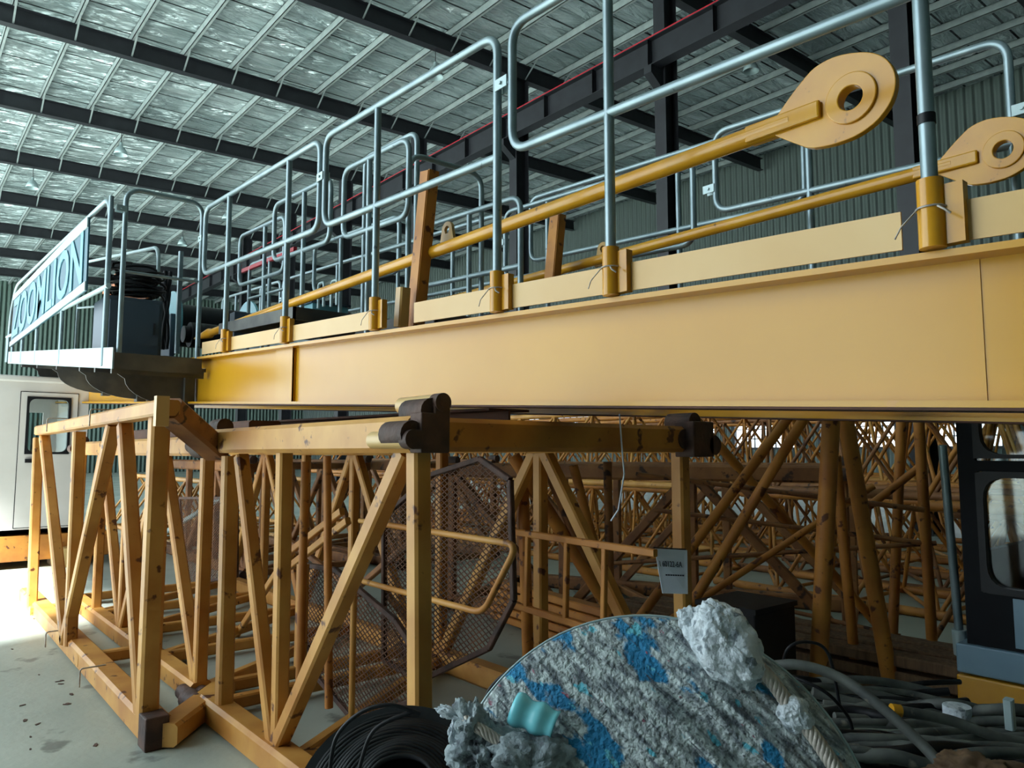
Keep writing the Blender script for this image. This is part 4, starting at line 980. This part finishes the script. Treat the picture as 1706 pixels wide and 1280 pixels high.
# ------------------------------------------------------------------ black coil at the left of the drum
CC = PD(668, 1330, 2.15); cn = (V((-.05, -.25, 1))).normalized()
ca = cn.cross(V((0, 1, 0))).normalized(); cb = cn.cross(ca)
cn2 = (CAM - CC).normalized() * .75 + V((0, 0, .45)); cn2.normalize(); ca = V((0, 0, 1)).cross(cn2).normalized(); cb = cn2.cross(ca)
t = thing('hose_reel', (CC.x, CC.y, 0), 'black coiled hose heap left of the caked drum', 'hose coil')
rr = random.Random(11)
b = MB()
for k_ in range(16):
    r = .10 + .0128 * k_; ps = []
    for i in range(60):
        a = 2 * PI * i / 60; ps.append(CC + ca * math.cos(a) * r + cb * math.sin(a) * r + cn2 * (-.008 * (k_ - 6) + .006 * math.sin(3 * a + k_)))
    b.tube(ps, .009, 6, closed=True)
b.build('hose_turns', 'rubber', t)
b = MB(); n = 60; b.prism([CC - cn2 * .06 + (ca * math.cos(2 * PI * i / n) + cb * math.sin(2 * PI * i / n)) * .315 for i in range(n)], -cn2 * .5); b.build('core', 'rubber', t)
for i, (ps, lb_) in enumerate((([(548, 1300), (560, 1230), (600, 1188), (650, 1175), (700, 1190)], 'thin black cable arching along the left of the hose heap'), ([(806, 1185), (815, 1150), (850, 1118), (905, 1100), (960, 1098)], 'thin black cable arching up from behind the blue drum edge'),
                               ([(596, 1290), (615, 1230), (640, 1205), (690, 1185)], 'second thin cable over the hose heap'))):
    b = MB(); b.tube(spline([PD(x, y, 2.0 if i != 1 else 2.3) for x, y in ps]), .006, 6); tag(b.build('cable', 'rubber'), lb_, 'cable')

# ------------------------------------------------------------------ hoses piled at the lower right
rr = random.Random(21)
def hose(ps, r, label, m='hose', group=None):
    b = MB(); b.tube(spline(ps, 8), r, 10); return tag(b.build('hose', m), label, 'hose', group)
hose([PD(1270, 1112, 2.6), PD(1330, 1108, 2.55), PD(1400, 1130, 2.5), PD(1470, 1180, 2.4), PD(1540, 1245, 2.3), PD(1590, 1300, 2.2)], .017, 'grey hose arching forward over the tangled pile to the bottom edge')
hose([PD(1300, 1120, 2.7), PD(1370, 1150, 2.6), PD(1410, 1190, 2.6), PD(1420, 1215, 2.6)], .006, 'thin dark cable looping down beside the wire rope', 'rubber')
hose([PD(1300, 1150, 3.0), PD(1310, 1085, 2.9), PD(1345, 1070, 2.9), PD(1380, 1090, 2.9), PD(1400, 1180, 2.9)], .006, 'thin cable loop standing behind the white lump', 'rubber')
for i in range(26):
    y = 1185 + rr.uniform(-10, 95); D = 3.1 - (y - 1185) / 95 * .75; sx = 1330 + rr.uniform(-30, 90)
    ps = [PD(sx + k_ * 75, y + 14 * math.sin(k_ * .8 + i) + rr.uniform(-7, 7) + (k_ - 2.5) * rr.uniform(0, 7), D + rr.uniform(-.05, .05)) for k_ in range(7)]
    hose(ps, rr.choice((.014, .018, .022)), 'dark grey hose lying in the tangled pile behind the caked drum', rr.choice(('hose', 'hose', 'rubber')), 'hoses tangled in the pile at the lower right')
for i in range(12):
    y = 1128 + i * 5; D = 3.9 - i * .06; sx = 1260 + rr.uniform(0, 60)
    ps = [PD(sx + k_ * 60, y + 12 * math.sin(k_ * .9 + i * 2) + k_ * 4, D + rr.uniform(-.05, .05)) for k_ in range(6)]
    hose(ps, rr.choice((.014, .02)), 'dark hose in the heap at the feet of the A-frame', rr.choice(('hose', 'rubber')), 'hoses heaped at the feet of the A-frame')
t = thing('hose_fitting', PD(1492, 1184, 2.7), 'hose end with a small brass fitting pointing left over the pile', 'hose fitting')
b = MB(); b.cyl(PD(1485, 1183, 2.68), PD(1500, 1185, 2.68), .022, 14); b.build('brass_ring', 'tie', t); b = MB(); b.tube(spline([PD(1500, 1185, 2.68), PD(1580, 1200, 2.68), PD(1660, 1228, 2.66), PD(1720, 1240, 2.66)]), .019, 10); b.build('hose', 'hose', t)
b = MB(); b.beam(PD(1680, 1165, 2.8), PD(1684, 1215, 2.8), .035, .03); tag(b.build('timber_stub', 'galvlight'), 'pale short stub standing up at the right edge of the hose pile', 'stub')
b = MB(); c_ = PD(1594, 1176, 2.9); b.cyl(c_, c_ + V((0, 0, -.06)), .05, 16); tag(b.build('tin_lid', 'lump'), 'pale round lid lying behind the hose pile', 'lid')
lump(PD(1625, 1290, 2.1), (RT, UP, -FW), (.11, .05, .08), 4.4, 'rust_clump', 'brown frayed clump at the bottom right edge', 'wood', 'debris', .5, 12)
# dark machine block behind the lumps
t = thing('dark_crate', PD(1240, 1010, 4.4), 'dark crate in the shade below the hanging notice', 'crate')
P = PD(1240, 1010, 4.6); b = MB(); b.box((P.x - .2, P.y - .2, 0), (P.x + .24, P.y + .2, .62)); b.build('box', 'rubber', t, .01); b = MB(); b.box((P.x - .21, P.y - .21, .62), (P.x + .25, P.y + .21, .65)); b.build('lid', 'rubber', t)
for i in range(9):
    x, y = 5.0 + .22 * (i % 3), 2.2 + .1 * (i % 2); z = .05 + .1 * (i // 3)
    b = MB(); b.beam((x + .1, y - 1.2, z), (x - .1, y + 2.2, z), .16, .07); tag(b.build('timber_plank', 'wood'), '%s brown plank of the %s layer in the low stack under the A-frame legs' % (('left', 'middle', 'right')[i % 3], ('bottom', 'middle', 'top')[i // 3]), 'plank', 'planks stacked under the A-frame')
# loose chips on the floor
rr = random.Random(9); pm = None
for i in range(22):
    px, py = rr.choice(((rr.uniform(20, 200), rr.uniform(1060, 1260)), (rr.uniform(60, 160), rr.uniform(1080, 1180))))
    P = onZ(px, py, 0)
    if P.x > 1.1: continue
    if pm is None:
        b = MB(); b.prism([(-.02, -.006, 0), (0, -.01, 0), (.022, -.003, 0), (.018, .006, 0), (-.012, .008, 0)], (0, 0, .004)); o = b.build('floor_chip', 'rustdark'); pm = o
    else: o = pm.copy(); col.objects.link(o)
    o.location = P; o.rotation_euler.z = rr.uniform(0, 6); s = rr.uniform(.5, 1.3); o.scale = (s, s, 1)
    tag(o, 'small dark chip lying on the pale concrete at the left', 'debris', 'loose chips on the floor')
